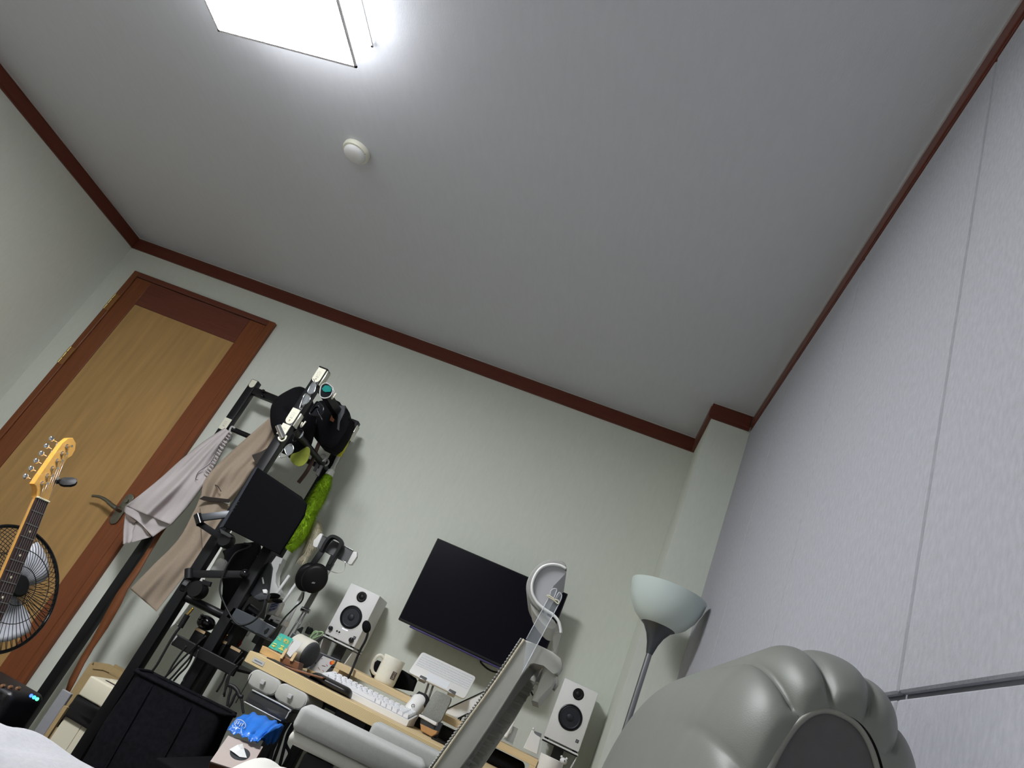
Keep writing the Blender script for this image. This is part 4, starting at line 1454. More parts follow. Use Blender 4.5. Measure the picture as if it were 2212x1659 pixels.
# clip hanger holding the shorts
t = thing('clip_hook', 'pale plastic clip hook gripping the shorts on the rack rod', 'clip', Y(*c1(560, 820), 2.84))
bm = NB()
tube(bm, [Y(*c1(a, b), 2.845) for a, b in ((640, 730), (610, 712), (588, 740), (580, 790), (560, 830))], .0048, 8)
obj('hook', bm, K['lgrey'], t, smooth=True)
bm = NB()
slab(bm, [Y(*c1(a, b), 2.84) for a, b in ((560, 790), (605, 800), (590, 850), (545, 885), (515, 880), (530, 850))], (0, .012, 0), .002)
obj('clip_jaw', bm, K['mgrey'], t)
# trousers
t = thing('trousers', 'taupe cotton trousers hanging from the rack between the shorts and the tablet', 'trousers', Y(430, 1150, 2.72))
bm = NB()
garment(bm, [(588, 898), (545, 935), (500, 975), (462, 1012), (440, 1042), (434, 1078)], [(604, 925), (598, 975), (578, 1000), (556, 1022), (530, 1058), (497, 1085)], 2.72, .026, 2.1, 11)
obj('upper', bm, K['taupe'], t, smooth=True, solid=.0015)
bm = NB()
garment(bm, [(434, 1070), (418, 1106), (385, 1165), (330, 1222), (281, 1272)], [(497, 1090), (472, 1140), (434, 1200), (384, 1262), (338, 1321)], 2.715, .017, 1.5, 12)
obj('leg', bm, K['taupe'], t, smooth=True, solid=.0015)
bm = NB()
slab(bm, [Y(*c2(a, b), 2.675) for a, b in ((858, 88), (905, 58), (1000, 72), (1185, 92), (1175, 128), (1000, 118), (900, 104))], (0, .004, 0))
obj('fold_shadow_gap', bm, K['fold'], t)  # dark strip laid on the cloth to stand for a shaded fold
bm = NB()
tube(bm, [Y(*c2(a, b), 2.676) for a, b in ((865, 190), (875, 350), (885, 560), (895, 730))], .0014, 6)
obj('inseam', bm, mat('seam_brown', (96, 84, 74), .9), t, smooth=True)
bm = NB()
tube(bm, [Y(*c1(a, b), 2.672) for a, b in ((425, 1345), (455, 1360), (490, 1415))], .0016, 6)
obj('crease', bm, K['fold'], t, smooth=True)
# gathered dark tie at the waist
t = thing('dark_cloth_knot', 'bunched dark brown cloth hanging beside the taupe trousers', 'cloth', Y(560, 980, 2.66))
bm = NB()
for k in range(5):
    tube(bm, [Y(*c1(1000, 960 + 8 * k), 2.66), Y(*c1(930, 1000 + 16 * k), 2.655), Y(*c1(835 + 10 * k, 1035 + 22 * k), 2.655)], .0075, 8)
obj('folds', bm, mat('dark_brown_cloth', (62, 56, 52), .95), t, smooth=True)
# white cloth behind the trousers
bm = NB()
garment(bm, [(562, 1000), (520, 1056), (490, 1100), (470, 1140), (430, 1205), (392, 1260), (342, 1328)], [(580, 1012), (552, 1060), (520, 1110), (500, 1150), (460, 1220), (420, 1290), (370, 1358)], 2.775, .006, .8, 21)
tag(obj('white_shirt', bm, mat('white_shirt_cotton', (222, 224, 216), .9, spec=.1), smooth=True, solid=.002), 'white cotton shirt hanging behind the taupe trousers', 'shirt')
# brown leather strap beside the left post
bm = NB()
lt = [(1150, 0), (1030, 170), (945, 310), (895, 400), (820, 510), (770, 620), (690, 760), (600, 890), (540, 990), (480, 1110), (446, 1172)]
lf = [(1100, 0), (985, 190), (925, 290), (855, 390), (745, 545), (700, 625), (580, 850), (520, 945), (445, 1090), (415, 1180), (414, 1182)]
G = [[Y(*c5(*a), 2.858 + .006 * math.sin(i * 1.1)), Y(*c5(*b), 2.858 + .006 * math.sin(i * 1.1 + .6))] for i, (a, b) in enumerate(zip(lf, lt))]
surf(bm, G)
tag(obj('leather_strap', bm, mat('brown_leather', (122, 70, 36), 0.55, var=.12, vscale=25), smooth=True, solid=.004), 'long brown leather strap hanging along the left rack post', 'strap')

# ---- black cap with olive brim, bag and holder
t = thing('baseball_cap', 'black cap with an olive brim hanging behind the rack post', 'cap', Y(640, 930, 2.60))
cc = Y(*c1(1235, 670), 2.60)
bm = NB()
out = [(1045, 690), (1048, 560), (1085, 470), (1150, 405), (1250, 345), (1350, 302), (1420, 318), (1480, 420), (1520, 600), (1500, 800), (1450, 950), (1330, 1040), (1230, 1050), (1130, 900), (1070, 790)]
rim = spline([Y(*c1(*p), 2.62) for p in out], 4, True)
cen = sum(rim, Vector()) / len(rim)
G = []
for k in range(9):
    f = k / 8
    sc = math.cos(f * math.pi / 2) ** .6 if f < 1 else 0.0
    G.append([cen + (p - cen) * max(sc, .001) + Vector((0, -.085 * math.sin(f * math.pi / 2), 0)) for p in rim])
surf(bm, G, False, True)
obj('crown', bm, K['black_fabric'], t, smooth=True, solid=.0015)
bm = NB()
rim = spline([Y(*c1(a, b), 2.585) for a, b in ((1240, 1060), (1270, 1110), (1330, 1140), (1395, 1120), (1440, 1050), (1455, 960), (1420, 930), (1330, 985), (1260, 1010))], 5, True)
slab(bm, rim, (0, .004, 0))
obj('brim', bm, mat('olive_brim', (142, 150, 50), .7, var=.06, vscale=60), t)
t = thing('black_shoulder_bag', 'slack black bag hanging on the rear of the clothes rack', 'bag', Y(700, 900, 2.74))
bm = NB()
pts = [(1430, 480), (1560, 420), (1720, 400), (1760, 470), (1840, 480), (1860, 590), (1900, 640), (1850, 760), (1760, 900), (1680, 960), (1560, 900), (1480, 800), (1420, 650)]
slab(bm, [Y(*c1(*p), 2.70) for p in pts], (0, .09, 0), .012)
obj('bag_body', bm, K['black_fabric'], t, smooth=40)
bm = NB()
slab(bm, [Y(*c1(a, b), 2.695) for a, b in ((1450, 620), (1525, 635), (1520, 675), (1445, 665))], (0, .004, 0))
obj('patch', bm, mat('grey_patch', (92, 92, 96), .7), t)
bm = NB()
slab(bm, [Y(*c1(a, b), 2.693) for a, b in ((1690, 585), (1700, 610), (1720, 630), (1705, 660), (1670, 640))], (0, .006, 0))
obj('copper_charm', bm, mat('copper', (176, 112, 84), .4, .6), t)
bm = NB()
slab(bm, [Y(*c1(a, b), 2.69) for a, b in ((1680, 470), (1840, 480), (1830, 560), (1780, 640), (1770, 760), (1745, 740), (1760, 600), (1760, 520), (1700, 510))], (0, .03, 0), .004)
obj('buckle', bm, K['dgrey'], t)
bm = NB()
tube(bm, [Y(*c1(a, b), 2.72) for a, b in ((1690, 660), (1640, 730), (1560, 880), (1450, 1150), (1330, 1320))], .009, 8)
obj('brown_strap', bm, mat('dark_brown_strap', (78, 56, 48), .7), t, smooth=True)
# small pale clips on the hanging rod
for i, (px, py) in enumerate(((1590, 1050), (1620, 1100))):
    t = thing('rod_clip', 'pale grey clip on the short rack rod, ' + ('nearer the cap' if i == 0 else 'nearer the duster'), 'clip', Y(*c1(px, py), 2.80))
    t['group'] = 'clips on the rack rod'
    bm = NB()
    c = Y(*c1(px, py), 2.78 + .03 * i)
    tube(bm, [c + Vector((.016 * math.cos(a), 0, .016 * math.sin(a))) for a in [math.radians(-60 + 26 * q) for q in range(11)]], .0042, 8, k=3)
    obj('ring', bm, K['lgrey'], t, smooth=True)
    bm = NB()
    a_, b_ = Y(*c1(px - 40, py + 30), 2.79), Y(*c1(px - 90, py + 140), 2.79)
    dd = (b_ - a_)
    slab(bm, [a_ + Vector((-.007, 0, 0)), a_ + Vector((.007, 0, 0)), b_ + Vector((.006, 0, 0)), b_ + Vector((-.006, 0, 0))], (0, .012, 0), .002)
    obj('clip_arm', bm, K['mgrey'], t)
# duster: yellow handle, white neck, green fluff
K['fluff'] = mat('green_fluff', (172, 206, 58), 0.95, var=0.25, vscale=60, spec=0.05)
K['beige_fluff'] = mat('beige_bristle', (232, 224, 200), 0.95, var=0.2, vscale=80, spec=0.05)
yd = 2.835
t = thing('fluffy_duster', 'fluffy green duster with yellow handle hanging at the rack end', 'duster', Y(680, 1120, yd))
ax = [Y(*c1(a, b), yd) for a, b in ((1895, 775), (1850, 870), (1790, 985), (1765, 1040))]
bm = NB()
tube(bm, ax, [.010, .013, .015, .014, .012, .010], 12)
obj('handle', bm, mat('yellow_plastic', (206, 204, 30), .35), t, smooth=True)
bm = NB()
tube(bm, [Y(*c1(a, b), yd) for a, b in ((1768, 1035), (1720, 1130), (1690, 1190), (1660, 1240))], [.009, .008, .010, .016, .018], 12)
obj('neck', bm, mat('clear_white', (205, 208, 200), .4), t, smooth=True)
bm = NB()
p0 = Y(*c1(1905, 790), yd - .01)
tube(bm, [p0 + Vector((-.01, 0, -.006)), p0, p0 + Vector((.014, -.01, .010))], .003, 6)
obj('hang_hook', bm, K['white'], t, smooth=True)
spine_px = [((1660, 1240), .016), ((1620, 1340), .034), ((1560, 1450), .040), ((1500, 1560), .042), ((1440, 1660), .042)]
sp = [Y(*c1(*p), yd) for p, _ in spine_px] + [Y(*c2(a, b), yd) for a, b in ((1980, 420), (1900, 560), (1830, 640))]
rad = [r for _, r in spine_px] + [.040, .034, .016]
SP = spline(sp, 8)
RD = [rad[min(len(rad) - 2, int(i / 8))] * (1 - (i % 8) / 8) + rad[min(len(rad) - 1, int(i / 8) + 1)] * ((i % 8) / 8) for i in range(len(SP))]
bm = NB()
tube(bm, SP, [max(.004, r * .74) for r in RD], 14, smooth=False)
obj('fluff_core', bm, K['fluff'], t, smooth=True)
def fuzz(bm, P, RDS, n, ln, wd, seed, droop=.3, j0=0.0):
    rnd = random.Random(seed)
    for _ in range(n):
        i = rnd.randrange(0, len(P) - 1)
        f = rnd.random()
        c = P[i].lerp(P[i + 1], f)
        d = (P[i + 1] - P[i]).normalized()
        u = d.orthogonal().normalized()
        v = d.cross(u)
        a = rnd.uniform(0, 6.283)
        o = u * math.cos(a) + v * math.sin(a)
        base = c + o * RDS[i] * .68
        tip = c + o * (RDS[i] * rnd.uniform(.86, 1.12) + ln * .15) + d * ln * rnd.uniform(.1, 1.0) * droop + Vector((rnd.uniform(-1, 1), rnd.uniform(-1, 1), rnd.uniform(-1, 1))) * .004
        w = d.cross(o) * wd
        q = [bm.verts.new(base - w), bm.verts.new(base + w), bm.verts.new(tip)]
        bm.faces.new(q)
bm = NB()
fuzz(bm, SP, RD, 9000, .022, .0014, 3)
fz = obj('fluff', bm, K['fluff'], t)
fz['kind'] = 'stuff'
t = thing('bristle_brush', 'pale beige bristle brush hanging under the green duster', 'brush', Y(655, 1190, 2.955))
SQ = spline([Y(*c2(a, b), 2.90) for a, b in ((2080, 330), (2110, 440), (2080, 540), (2040, 640), (1990, 740))], 8)
RQ = [.016 + .016 * math.sin(math.pi * min(1, .25 + i / len(SQ))) for i in range(len(SQ))]
bm = NB()
tube(bm, SQ, [r * .7 for r in RQ], 12, smooth=False)
obj('brush_core', bm, K['beige_fluff'], t, smooth=True)
bm = NB()
fuzz(bm, SQ, RQ, 3500, .05, .0010, 6, .8)
fz = obj('bristles', bm, K['beige_fluff'], t)
fz['kind'] = 'stuff'

# ---- glasses hooked on the front post
K['lens_clear'] = mat('clear_lens', (190, 196, 200), .05, alpha=.22, spec=.9)
K['lens_dark'] = mat('dark_lens', (12, 14, 20), .06, spec=.9)
K['lens_teal'] = mat('mirror_teal_lens', (64, 196, 186), .08, .75)
def lensring(k, pts, y, r, frame_m, lens_m, root, thick=.003):
    P = spline([Y(*k(*p), y) for p in pts], 5, True)
    bm = NB()
    tube(bm, P, r, 7, closed=True, smooth=False)
    f = obj('rim', bm, frame_m, root, smooth=True)
    bm = NB()
    slab(bm, [p + Vector((0, .001, 0)) for p in P], (0, .0015, 0))
    obj('lens', bm, lens_m, f)
def specs(name, label, k, rims, temples, y, r, fm, lm):
    c = Y(*k(*rims[0][0]), y)
    t = thing(name, label, 'glasses', c)
    t['group'] = 'glasses on the rack post'
    for rm in rims:
        lensring(k, rm, y, r, fm, lm, t)
    for tp in temples:
        bm = NB()
        tube(bm, [Y(*k(a, b), y - .004) for a, b in tp], r, 6)
        obj('temple', bm, fm, t, smooth=True)
specs('mirrored_sunglasses', 'sunglasses with a teal mirrored lens in pale frames on the rack post', z9,
      [[(1420, 400), (1470, 360), (1560, 365), (1640, 450), (1635, 540), (1580, 620), (1480, 645), (1400, 610), (1395, 500)]], [[(1640, 500), (1680, 500), (1650, 560)], [(1480, 345), (1560, 360), (1650, 440), (1660, 500)]], 2.375, .0026, K['lgrey'], K['lens_dark'])
bm = NB()
slab(bm, [Y(*z9(a, b), 2.372) for a, b in ((1430, 455), (1490, 390), (1570, 395), (1625, 450), (1605, 520), (1555, 520), (1500, 525), (1460, 505))], (0, .0012, 0))
obj('mirror_coating', bm, K['lens_teal'], bpy.data.objects['mirrored_sunglasses'])
specs('black_sunglasses', 'black sunglasses with glossy dark lens hooked below the mirrored pair', z9,
      [[(1310, 740), (1350, 720), (1420, 770), (1465, 850), (1440, 930), (1380, 990), (1270, 990), (1190, 965), (1220, 870)]], [[(1330, 850), (1370, 950), (1420, 1040), (1440, 1080)], [(1210, 920), (1290, 820), (1360, 800)]], 2.374, .0030, K['black_gloss'], K['lens_dark'])
specs('clear_glasses', 'clear lens wire glasses lying along the upper face of the rack post', z9,
      [[(1255, 330), (1300, 345), (1305, 440), (1270, 530), (1190, 560), (1150, 520), (1190, 420)], [(1100, 560), (1180, 600), (1200, 660), (1140, 740), (1040, 780), (1010, 760), (1050, 650)]], [[(1270, 260), (1285, 310), (1305, 400)], [(1100, 560), (1040, 680), (1000, 790), (990, 840), (1020, 850)]], 2.386, .0016, K['chrome'], K['lens_clear'])
specs('wire_glasses', 'silver wire glasses hanging low on the rack post below the chrome tube', c1,
      [[(1185, 940), (1240, 900), (1275, 930), (1270, 980), (1220, 1025), (1190, 990)]], [[(1170, 950), (1140, 1000), (1125, 1040), (1150, 1050), (1220, 1035)], [(1240, 905), (1260, 900)]], 2.380, .0018, K['chrome'], K['lens_clear'])
specs('thin_black_glasses', 'thin black glasses dangling by one temple from the post hook', c1,
      [[(1365, 780), (1380, 760), (1385, 800), (1350, 840), (1335, 830)]], [[(1370, 745), (1310, 760), (1290, 800), (1270, 860), (1290, 872), (1305, 862)], [(1340, 740), (1380, 755), (1385, 790)]], 2.378, .0014, K['black_gloss'], K['lens_clear'])
# chrome tube in a hook at the lower plate
t = thing('chrome_tube', 'open chrome tube held in a pale hook on the rack post', 'tube', Y(*c1(1150, 850), 2.37))
a, b = Y(*c1(1108, 700), 2.355), Y(*c1(1165, 838), 2.372)
d = (b - a).normalized()
u = d.orthogonal().normalized()
bm = NB()
L_ = (b - a).length
lathe(bm, [(.0095, L_), (.0115, L_), (.0115, 0), (.0095, 0), (.0095, L_ * .6), (.0, L_ * .6)], frame(a, u, d.cross(u), d), 28)
obj('tube', bm, K['chrome'], t, smooth=40)
bm = NB()
tube(bm, [Y(*c1(x, y), 2.362) for x, y in ((1115, 825), (1120, 850), (1150, 868), (1185, 850), (1200, 810))], .0034, 8)
obj('hook', bm, K['plate'], t, smooth=True)

# ---- flat black tablet screen on a jointed arm
t = thing('tablet_screen', 'matt black tablet screen held on a jointed arm in front of the rack', 'tablet', Y(560, 1160, 2.32))
TQ = [Y(557, 1010, 2.330), Y(650, 1072, 2.345), Y(662, 1088, 2.345), Y(657, 1112, 2.345), Y(603, 1198, 2.335), Y(482, 1137, 2.318)]
bm = NB()
slab(bm, TQ, (.001, .010, 0), .002)
obj('screen_panel', bm, mat('matt_black_glass', (9, 9, 11), .6, spec=.05), t)
bm = NB()
q = [Y(552, 1009, 2.330), Y(557, 1009, 2.3285), Y(482, 1138, 2.3165), Y(473, 1140, 2.319)]
slab(bm, q, (0, .010, 0))
obj('metal_side', bm, mat('slate_metal', (66, 68, 76), .35, .6), t)
bm = NB()
for k in range(5):
    p = Y(516 - 4.1 * k, 1083.5 + 6.8 * k, 2.322)
    ball(bm, p, .0011, u=8, v=6)
obj('speaker_dots', bm, K['chrome'], t)
t = thing('tablet_mount', 'jointed black steel mount with flat links between rack post and tablet', 'mount', Y(470, 1140, 2.36))
def link(a, b, w, y0, y1, th, name, m):
    A, B = Y(*c2(*a), y0), Y(*c2(*b), y1)
    d = (B - A).normalized()
    s = Vector((0, 1, 0)).cross(d).normalized() * w / 2
    bm = NB()
    slab(bm, [A - s, A + s, B + s, B - s], (0, th, 0), .002)
    return obj(name, bm, m, t, smooth=40)
K['link'] = mat('link_steel', (62, 64, 68), .4, .5)
link((850, 290), (1215, 245), .026, 2.30, 2.335, .012, 'upper_link', K['link'])
link((860, 355), (1110, 520), .022, 2.315, 2.36, .012, 'lower_link', K['tube'])
bm = NB()
a, b = Y(*c2(838, 262), 2.306), Y(*c2(868, 365), 2.306)
cyl(bm, a, b, .0135, n=20)
obj('elbow_joint', bm, K['black_gloss'], t, smooth=40)
bm = NB()
p = Y(*c2(1150, 540), 2.372)
lathe(bm, [(0, -.02), (.026, -.02), (.028, -.012), (.028, .012), (.024, .02), (0, .02)], frame(p, (1, 0, 0), (0, 0, 1), (0, -1, 0)), 28)
obj('clamp_body', bm, K['black'], t, smooth=40)
bm = NB()
slab(bm, [Y(*c2(a, b), 2.35) for a, b in ((1075, 405), (1190, 470), (1225, 500), (1180, 510), (1090, 460))], (0, .02, 0), .003)
obj('clamp_cap', bm, mat('satin_alu', (128, 130, 136), .28, .8), t, smooth=40)
t = thing('clamp_mount', 'black clamp mount with a star knob on the lower rack post', 'mount', Y(*c2(800, 1000), 2.37))
bm = NB()
A, B = Y(*c2(760, 900), 2.37), Y(*c2(1330, 905), 2.40)
s = Vector((0, 0, .0135))
slab(bm, [A - s, B - s, B + s, A + s], (0, .014, 0), .002)
obj('bar', bm, K['tube'], t, smooth=40)
bm = NB()
a, b = Y(*c2(745, 850), 2.372), Y(*c2(742, 960), 2.372)
cyl(bm, a, b, .0145, n=20)
obj('pivot', bm, K['black'], t, smooth=40)
bm = NB()
p = Y(*c2(840, 1080), 2.366)
lathe(bm, [(0, -.022), (.029, -.022), (.031, -.010), (.031, .010), (.026, .024), (0, .024)], frame(p, (1, 0, 0), (0, 0, 1), (0, -1, 0)), 28)
obj('clamp_body', bm, K['black'], t, smooth=40)
bm = NB()
p = Y(*c2(700, 1030), 2.345)
prism(bm, [((.017 if q % 2 else .022) * math.cos(math.pi * q / 7), (.017 if q % 2 else .022) * math.sin(math.pi * q / 7)) for q in range(14)], -.008, .008, frame(p, (.3, -.9, 0), (0, 0, 1), (-.95, -.3, 0)), .002)
obj('star_knob', bm, K['black'], t, smooth=30)
bm = NB()
p = Y(*c2(1350, 905), 2.392)
ball(bm, p, .017)
obj('ball_joint', bm, K['black_gloss'], t, smooth=True)
bm = NB()
slab(bm, [Y(*c2(a, b), 2.35) for a, b in ((890, 960), (985, 990), (965, 1040), (880, 1015))], (0, .012, 0), .002)
obj('lever', bm, K['black'], t)
# white adapter plugged behind the post
bm = NB()
slab(bm, [Y(*c2(a, b), 2.452) for a, b in ((965, 864), (1050, 740), (1080, 728), (1120, 738), (1142, 770), (1100, 866))], (0, .03, 0), .006)
tag(obj('white_adapter', bm, K['white'], smooth=40), 'white rounded power adapter behind the lower rack post', 'adapter')

bm = NB()
slab(bm, [Y(*c2(a, b), 2.60) for a, b in ((1100, 650), (1250, 570), (1500, 545), (1520, 700), (1480, 900), (1420, 1150), (1250, 1340), (1070, 1330), (1130, 1120), (1095, 960), (1130, 860), (1150, 760))], (0, .03, 0), .008)
tag(obj('black_garment_bag', bm, K['black_fabric'], smooth=40), 'black cloth bag hanging behind the lower clamp of the rack', 'bag')
# ---- black cable loops round the lower arm
bm = NB()
yk = 2.375
tube(bm, [Y(*c2(a, b), yk) for a, b in ((1340, 570), (1415, 585), (1380, 620), (1260, 670), (1190, 760), (1120, 900), (1085, 1030), (1090, 1130), (1150, 1270), (1210, 1380), (1270, 1450), (1340, 1460), (1440, 1420), (1520, 1340), (1560, 1250), (1570, 1170))], .0032, 7)
tag(obj('looped_cable', bm, K['rubber'], smooth=True), 'long thin black cable looping below the tablet screen', 'cable')
# ================================================================== CLUTTER BETWEEN RACK AND LEFT SPEAKER
# dark grey handheld device on a round foot
t = thing('handheld_device', 'dark grey slab shaped device leaning upright with a white plug', 'device', Y(570, 1280, 2.47))
bm = NB()
slab(bm, [Y(*c2(a, b), 2.455) for a, b in ((1490, 705), (1620, 770), (1640, 830), (1590, 1180), (1500, 1200), (1385, 1100))], (0, .022, 0), .004)
obj('body', bm, mat('slate_plastic', (48, 51, 55), .4), t, smooth=40)
bm = NB()
slab(bm, [Y(*c2(a, b), 2.4545) for a, b in ((1484, 706), (1494, 708), (1400, 1085), (1388, 1082))], (0, .003, 0))
obj('bright_edge', bm, mat('edge_metal', (116, 124, 130), .3, .7), t)
bm = NB()
slab(bm, [Y(*c2(a, b), 2.445) for a, b in ((1470, 1130), (1580, 1080), (1605, 1120), (1585, 1180), (1500, 1190), (1440, 1160))], (0, .03, 0), .004)
obj('foot', bm, K['dgrey'], t, smooth=40)
bm = NB()
tube(bm, [Y(*c2(1542, 942), 2.448), Y(*c2(1556, 1010), 2.448)], .0028, 8, smooth=False)
obj('light_bar', bm, K['white'], t, smooth=True)
bm = NB()
slab(bm, [Y(*c2(a, b), 2.44) for a, b in ((1540, 1072), (1580, 1068), (1592, 1085), (1588, 1115), (1550, 1112))], (0, .012, 0), .002)
obj('white_plug', bm, K['white'], t)
# smoked tray holding it: low dark tray on the 4th post
t = thing('smoked_tray', 'dark smoked plastic tray box below the upright device', 'tray', Y(540, 1360, 2.44))
K['smoke2'] = mat('smoked_tray_plastic', (70, 74, 80), .25, spec=.6)
bm = NB()
slab(bm, [Y(*c2(a, b), 2.425) for a, b in ((1232, 1262), (1515, 1395), (1690, 1490), (1590, 1602), (1480, 1540), (1140, 1372))], (0, .012, 0), .002)
obj('front_wall', bm, K['smoke2'], t)
bm = NB()
slab(bm, [Y(*c2(a, b), 2.60) for a, b in ((1480, 1100), (1600, 1160), (1560, 1400), (1250, 1262))], (0, .006, 0))
obj('rear_wall', bm, mat('tray_rear', (88, 88, 88), .4), t)
bm = NB()
A, B = Y(*c2(1140, 1375), 2.437), Y(*c2(1590, 1602), 2.437)
zt_ = min(A.z, B.z)
slab(bm, [(A.x, 2.437, zt_), (B.x, 2.437, zt_), (B.x + .01, 2.60, zt_), (A.x + .01, 2.60, zt_)], (0, 0, -.005))
obj('bottom', bm, K['smoke2'], t)
bm = NB()
slab(bm, [Y(*c2(a, b), 2.424) for a, b in ((1560, 1520), (1605, 1490), (1620, 1500), (1590, 1550), (1560, 1562))], (0, .004, 0))
obj('handle_hole', bm, K['black_gloss'], t)
bm = NB()
bx(bm, ((A.x + B.x) / 2 - .06, 2.47, DZ - .03), ((A.x + B.x) / 2 - .04, 2.56, zt_ - .0052))
obj('tray_leg', bm, K['black'], t)
bm = NB()
bx(bm, ((A.x + B.x) / 2 + .05, 2.47, DZ - .03), ((A.x + B.x) / 2 + .07, 2.56, zt_ - .0052))
obj('tray_leg', bm, K['black'], t)
bm = NB()
p = Y(*c2(1290, 1212), 2.47)
bx(bm, (p.x - .014, p.y - .008, p.z - .010), (p.x + .014, p.y + .008, p.z + .010), bev=.005)
cyl(bm, (p.x, p.y, zt_ + .0002), (p.x, p.y, p.z - .010), .006)
tag(obj('pale_cap_bottle', bm, mat('lilac_cap', (178, 172, 180), .4), smooth=40), 'tiny bottle with a pale lilac cap in the smoked tray', 'bottle')
bm = NB()
p = Y(*c2(1440, 1300), 2.49)
cyl(bm, p + Vector((-.02, -.012, 0)), p + Vector((.012, .012, -.006)), .018, n=20)
bx(bm, (p.x - .02, p.y - .01, zt_ + .0002), (p.x + .016, p.y + .014, p.z - .01))
tag(obj('small_camera', bm, K['black_gloss'], smooth=40), 'small glossy black camera lens in the smoked tray', 'camera')
# sunglasses-like black loops in front of the glue bottle
t = thing('black_earphones', 'pair of black earphones hanging over the white bottle', 'earphones', Y(600, 1300, 2.62))
bm = NB()
ball(bm, (0, 0, 0), 1, frame(Y(*c2(1660, 1145), 2.62), (.026, 0, .010), (0, .012, 0), (-.004, 0, .011)))
obj('ear_bud', bm, K['black'], t, smooth=True)
bm = NB()
ball(bm, (0, 0, 0), 1, frame(Y(*c2(1700, 1195), 2.61), (.022, 0, .006), (0, .012, 0), (-.003, 0, .008)))
obj('ear_bud', bm, K['black'], t, smooth=True)
bm = NB()
slab(bm, [Y(*c2(a, b), 2.605) for a, b in ((1585, 1195), (1640, 1170), (1700, 1180), (1660, 1210), (1600, 1218))], (0, .008, 0), .001)
obj('case_lid', bm, mat('bronze_plastic', (96, 82, 62), .4), t)
# white bottle with blue printed label
t = thing('glue_bottle', 'white bottle with a blue printed label beside the rack rods', 'bottle', Y(600, 1325, 2.66))
bm = NB()
slab(bm, [Y(*c2(a, b), 2.66) for a, b in ((1595, 1225), (1620, 1200), (1740, 1190), (1752, 1215), (1720, 1290), (1680, 1350), (1570, 1350), (1565, 1330))], (0, .045, 0), .010)
bt = obj('body', bm, K['white'], t, smooth=40)
bm = NB()
slab(bm, [Y(*c2(a, b), 2.6588) for a, b in ((1640, 1225), (1735, 1200), (1700, 1280), (1600, 1325))], (0, .001, 0))
lb = obj('label', bm, mat('bottle_label', (168, 172, 186), .5), t)
bm = NB()
for (a, b, c, d) in ((1645, 1240, 1715, 1222), (1632, 1262, 1700, 1245), (1610, 1298, 1640, 1292), (1650, 1288, 1680, 1280)):
    tube(bm, [Y(*c2(a, b), 2.658), Y(*c2(c, d), 2.658)], .0016, 5, smooth=False)
obj('label_print', bm, mat('label_blue', (60, 64, 132), .5), lb)
bm = NB()
bx(bm, (Y(*c2(1600, 1340), 2.67).x, 2.665, DZ + .002), (Y(*c2(1600, 1340), 2.67).x + .03, 2.70, Y(*c2(1600, 1340), 2.67).z))
obj('stand_block', bm, K['dgrey'], t)
# white usb hub
t = thing('white_charger', 'small white charger box with a dark port on the desk corner', 'charger', Y(*c2(1680, 1440), 2.60))
bm = NB()
slab(bm, [Y(*c2(a, b), 2.60) for a, b in ((1640, 1345), (1795, 1410), (1770, 1465), (1600, 1400))], (0, .05, 0), .004)
obj('body', bm, K['white'], t, smooth=40)
bm = NB()
slab(bm, [Y(*c2(a, b), 2.5985) for a, b in ((1632, 1390), (1660, 1400), (1642, 1440), (1615, 1425))], (0, .001, 0))
obj('port', bm, K['black'], t)
bm = NB()
slab(bm, [Y(*c2(a, b), 2.5985) for a, b in ((1690, 1400), (1730, 1412), (1726, 1420), (1686, 1408))], (0, .001, 0))
obj('print', bm, K['mgrey'], t)
p = Y(*c2(1700, 1430), 2.62)
bm = NB()
bx(bm, (p.x - .02, 2.61, DZ + .001), (p.x + .02, 2.64, p.z - .004))
obj('block', bm, K['dgrey'], t)
# white sculpted stand (grey white hook piece behind)
bm = NB()
slab(bm, [Y(*c2(a, b), 2.86) for a, b in ((1690, 705), (1765, 735), (1740, 800), (1700, 835), (1690, 900), (1670, 1000), (1690, 1050), (1740, 1100), (1750, 1160), (1690, 1190), (1600, 1130), (1590, 900), (1620, 800))], (0, .05, 0), .006)
tag(obj('white_headset_stand', bm, K['white_soft'], smooth=40), 'white curved plastic stand rising behind the dark device', 'stand')
# white rods (paper straws / tubes) standing up
for i, (a, b, lab) in enumerate((((1832, 925), (1650, 1180), 'short white rod leaning nearest the clothes rack'), ((1925, 985), (1665, 1360), 'long white rod leaning beside the headphones'), ((1985, 1105), (1790, 1480), 'white rod leaning under the headphone cup'))):
    bm = NB()
    A, B = Y(*c2(*a), 2.86), Y(*c2(*b), 2.80)
    tt = (B.z - (DZ + .012)) / (A.z - B.z)
    B = B - (A - B) * tt
    cyl(bm, A, B, .0062, n=14)
    tag(obj('white_rod', bm, K['white_soft'], smooth=40), lab, 'rod', 'white rods by the speaker')
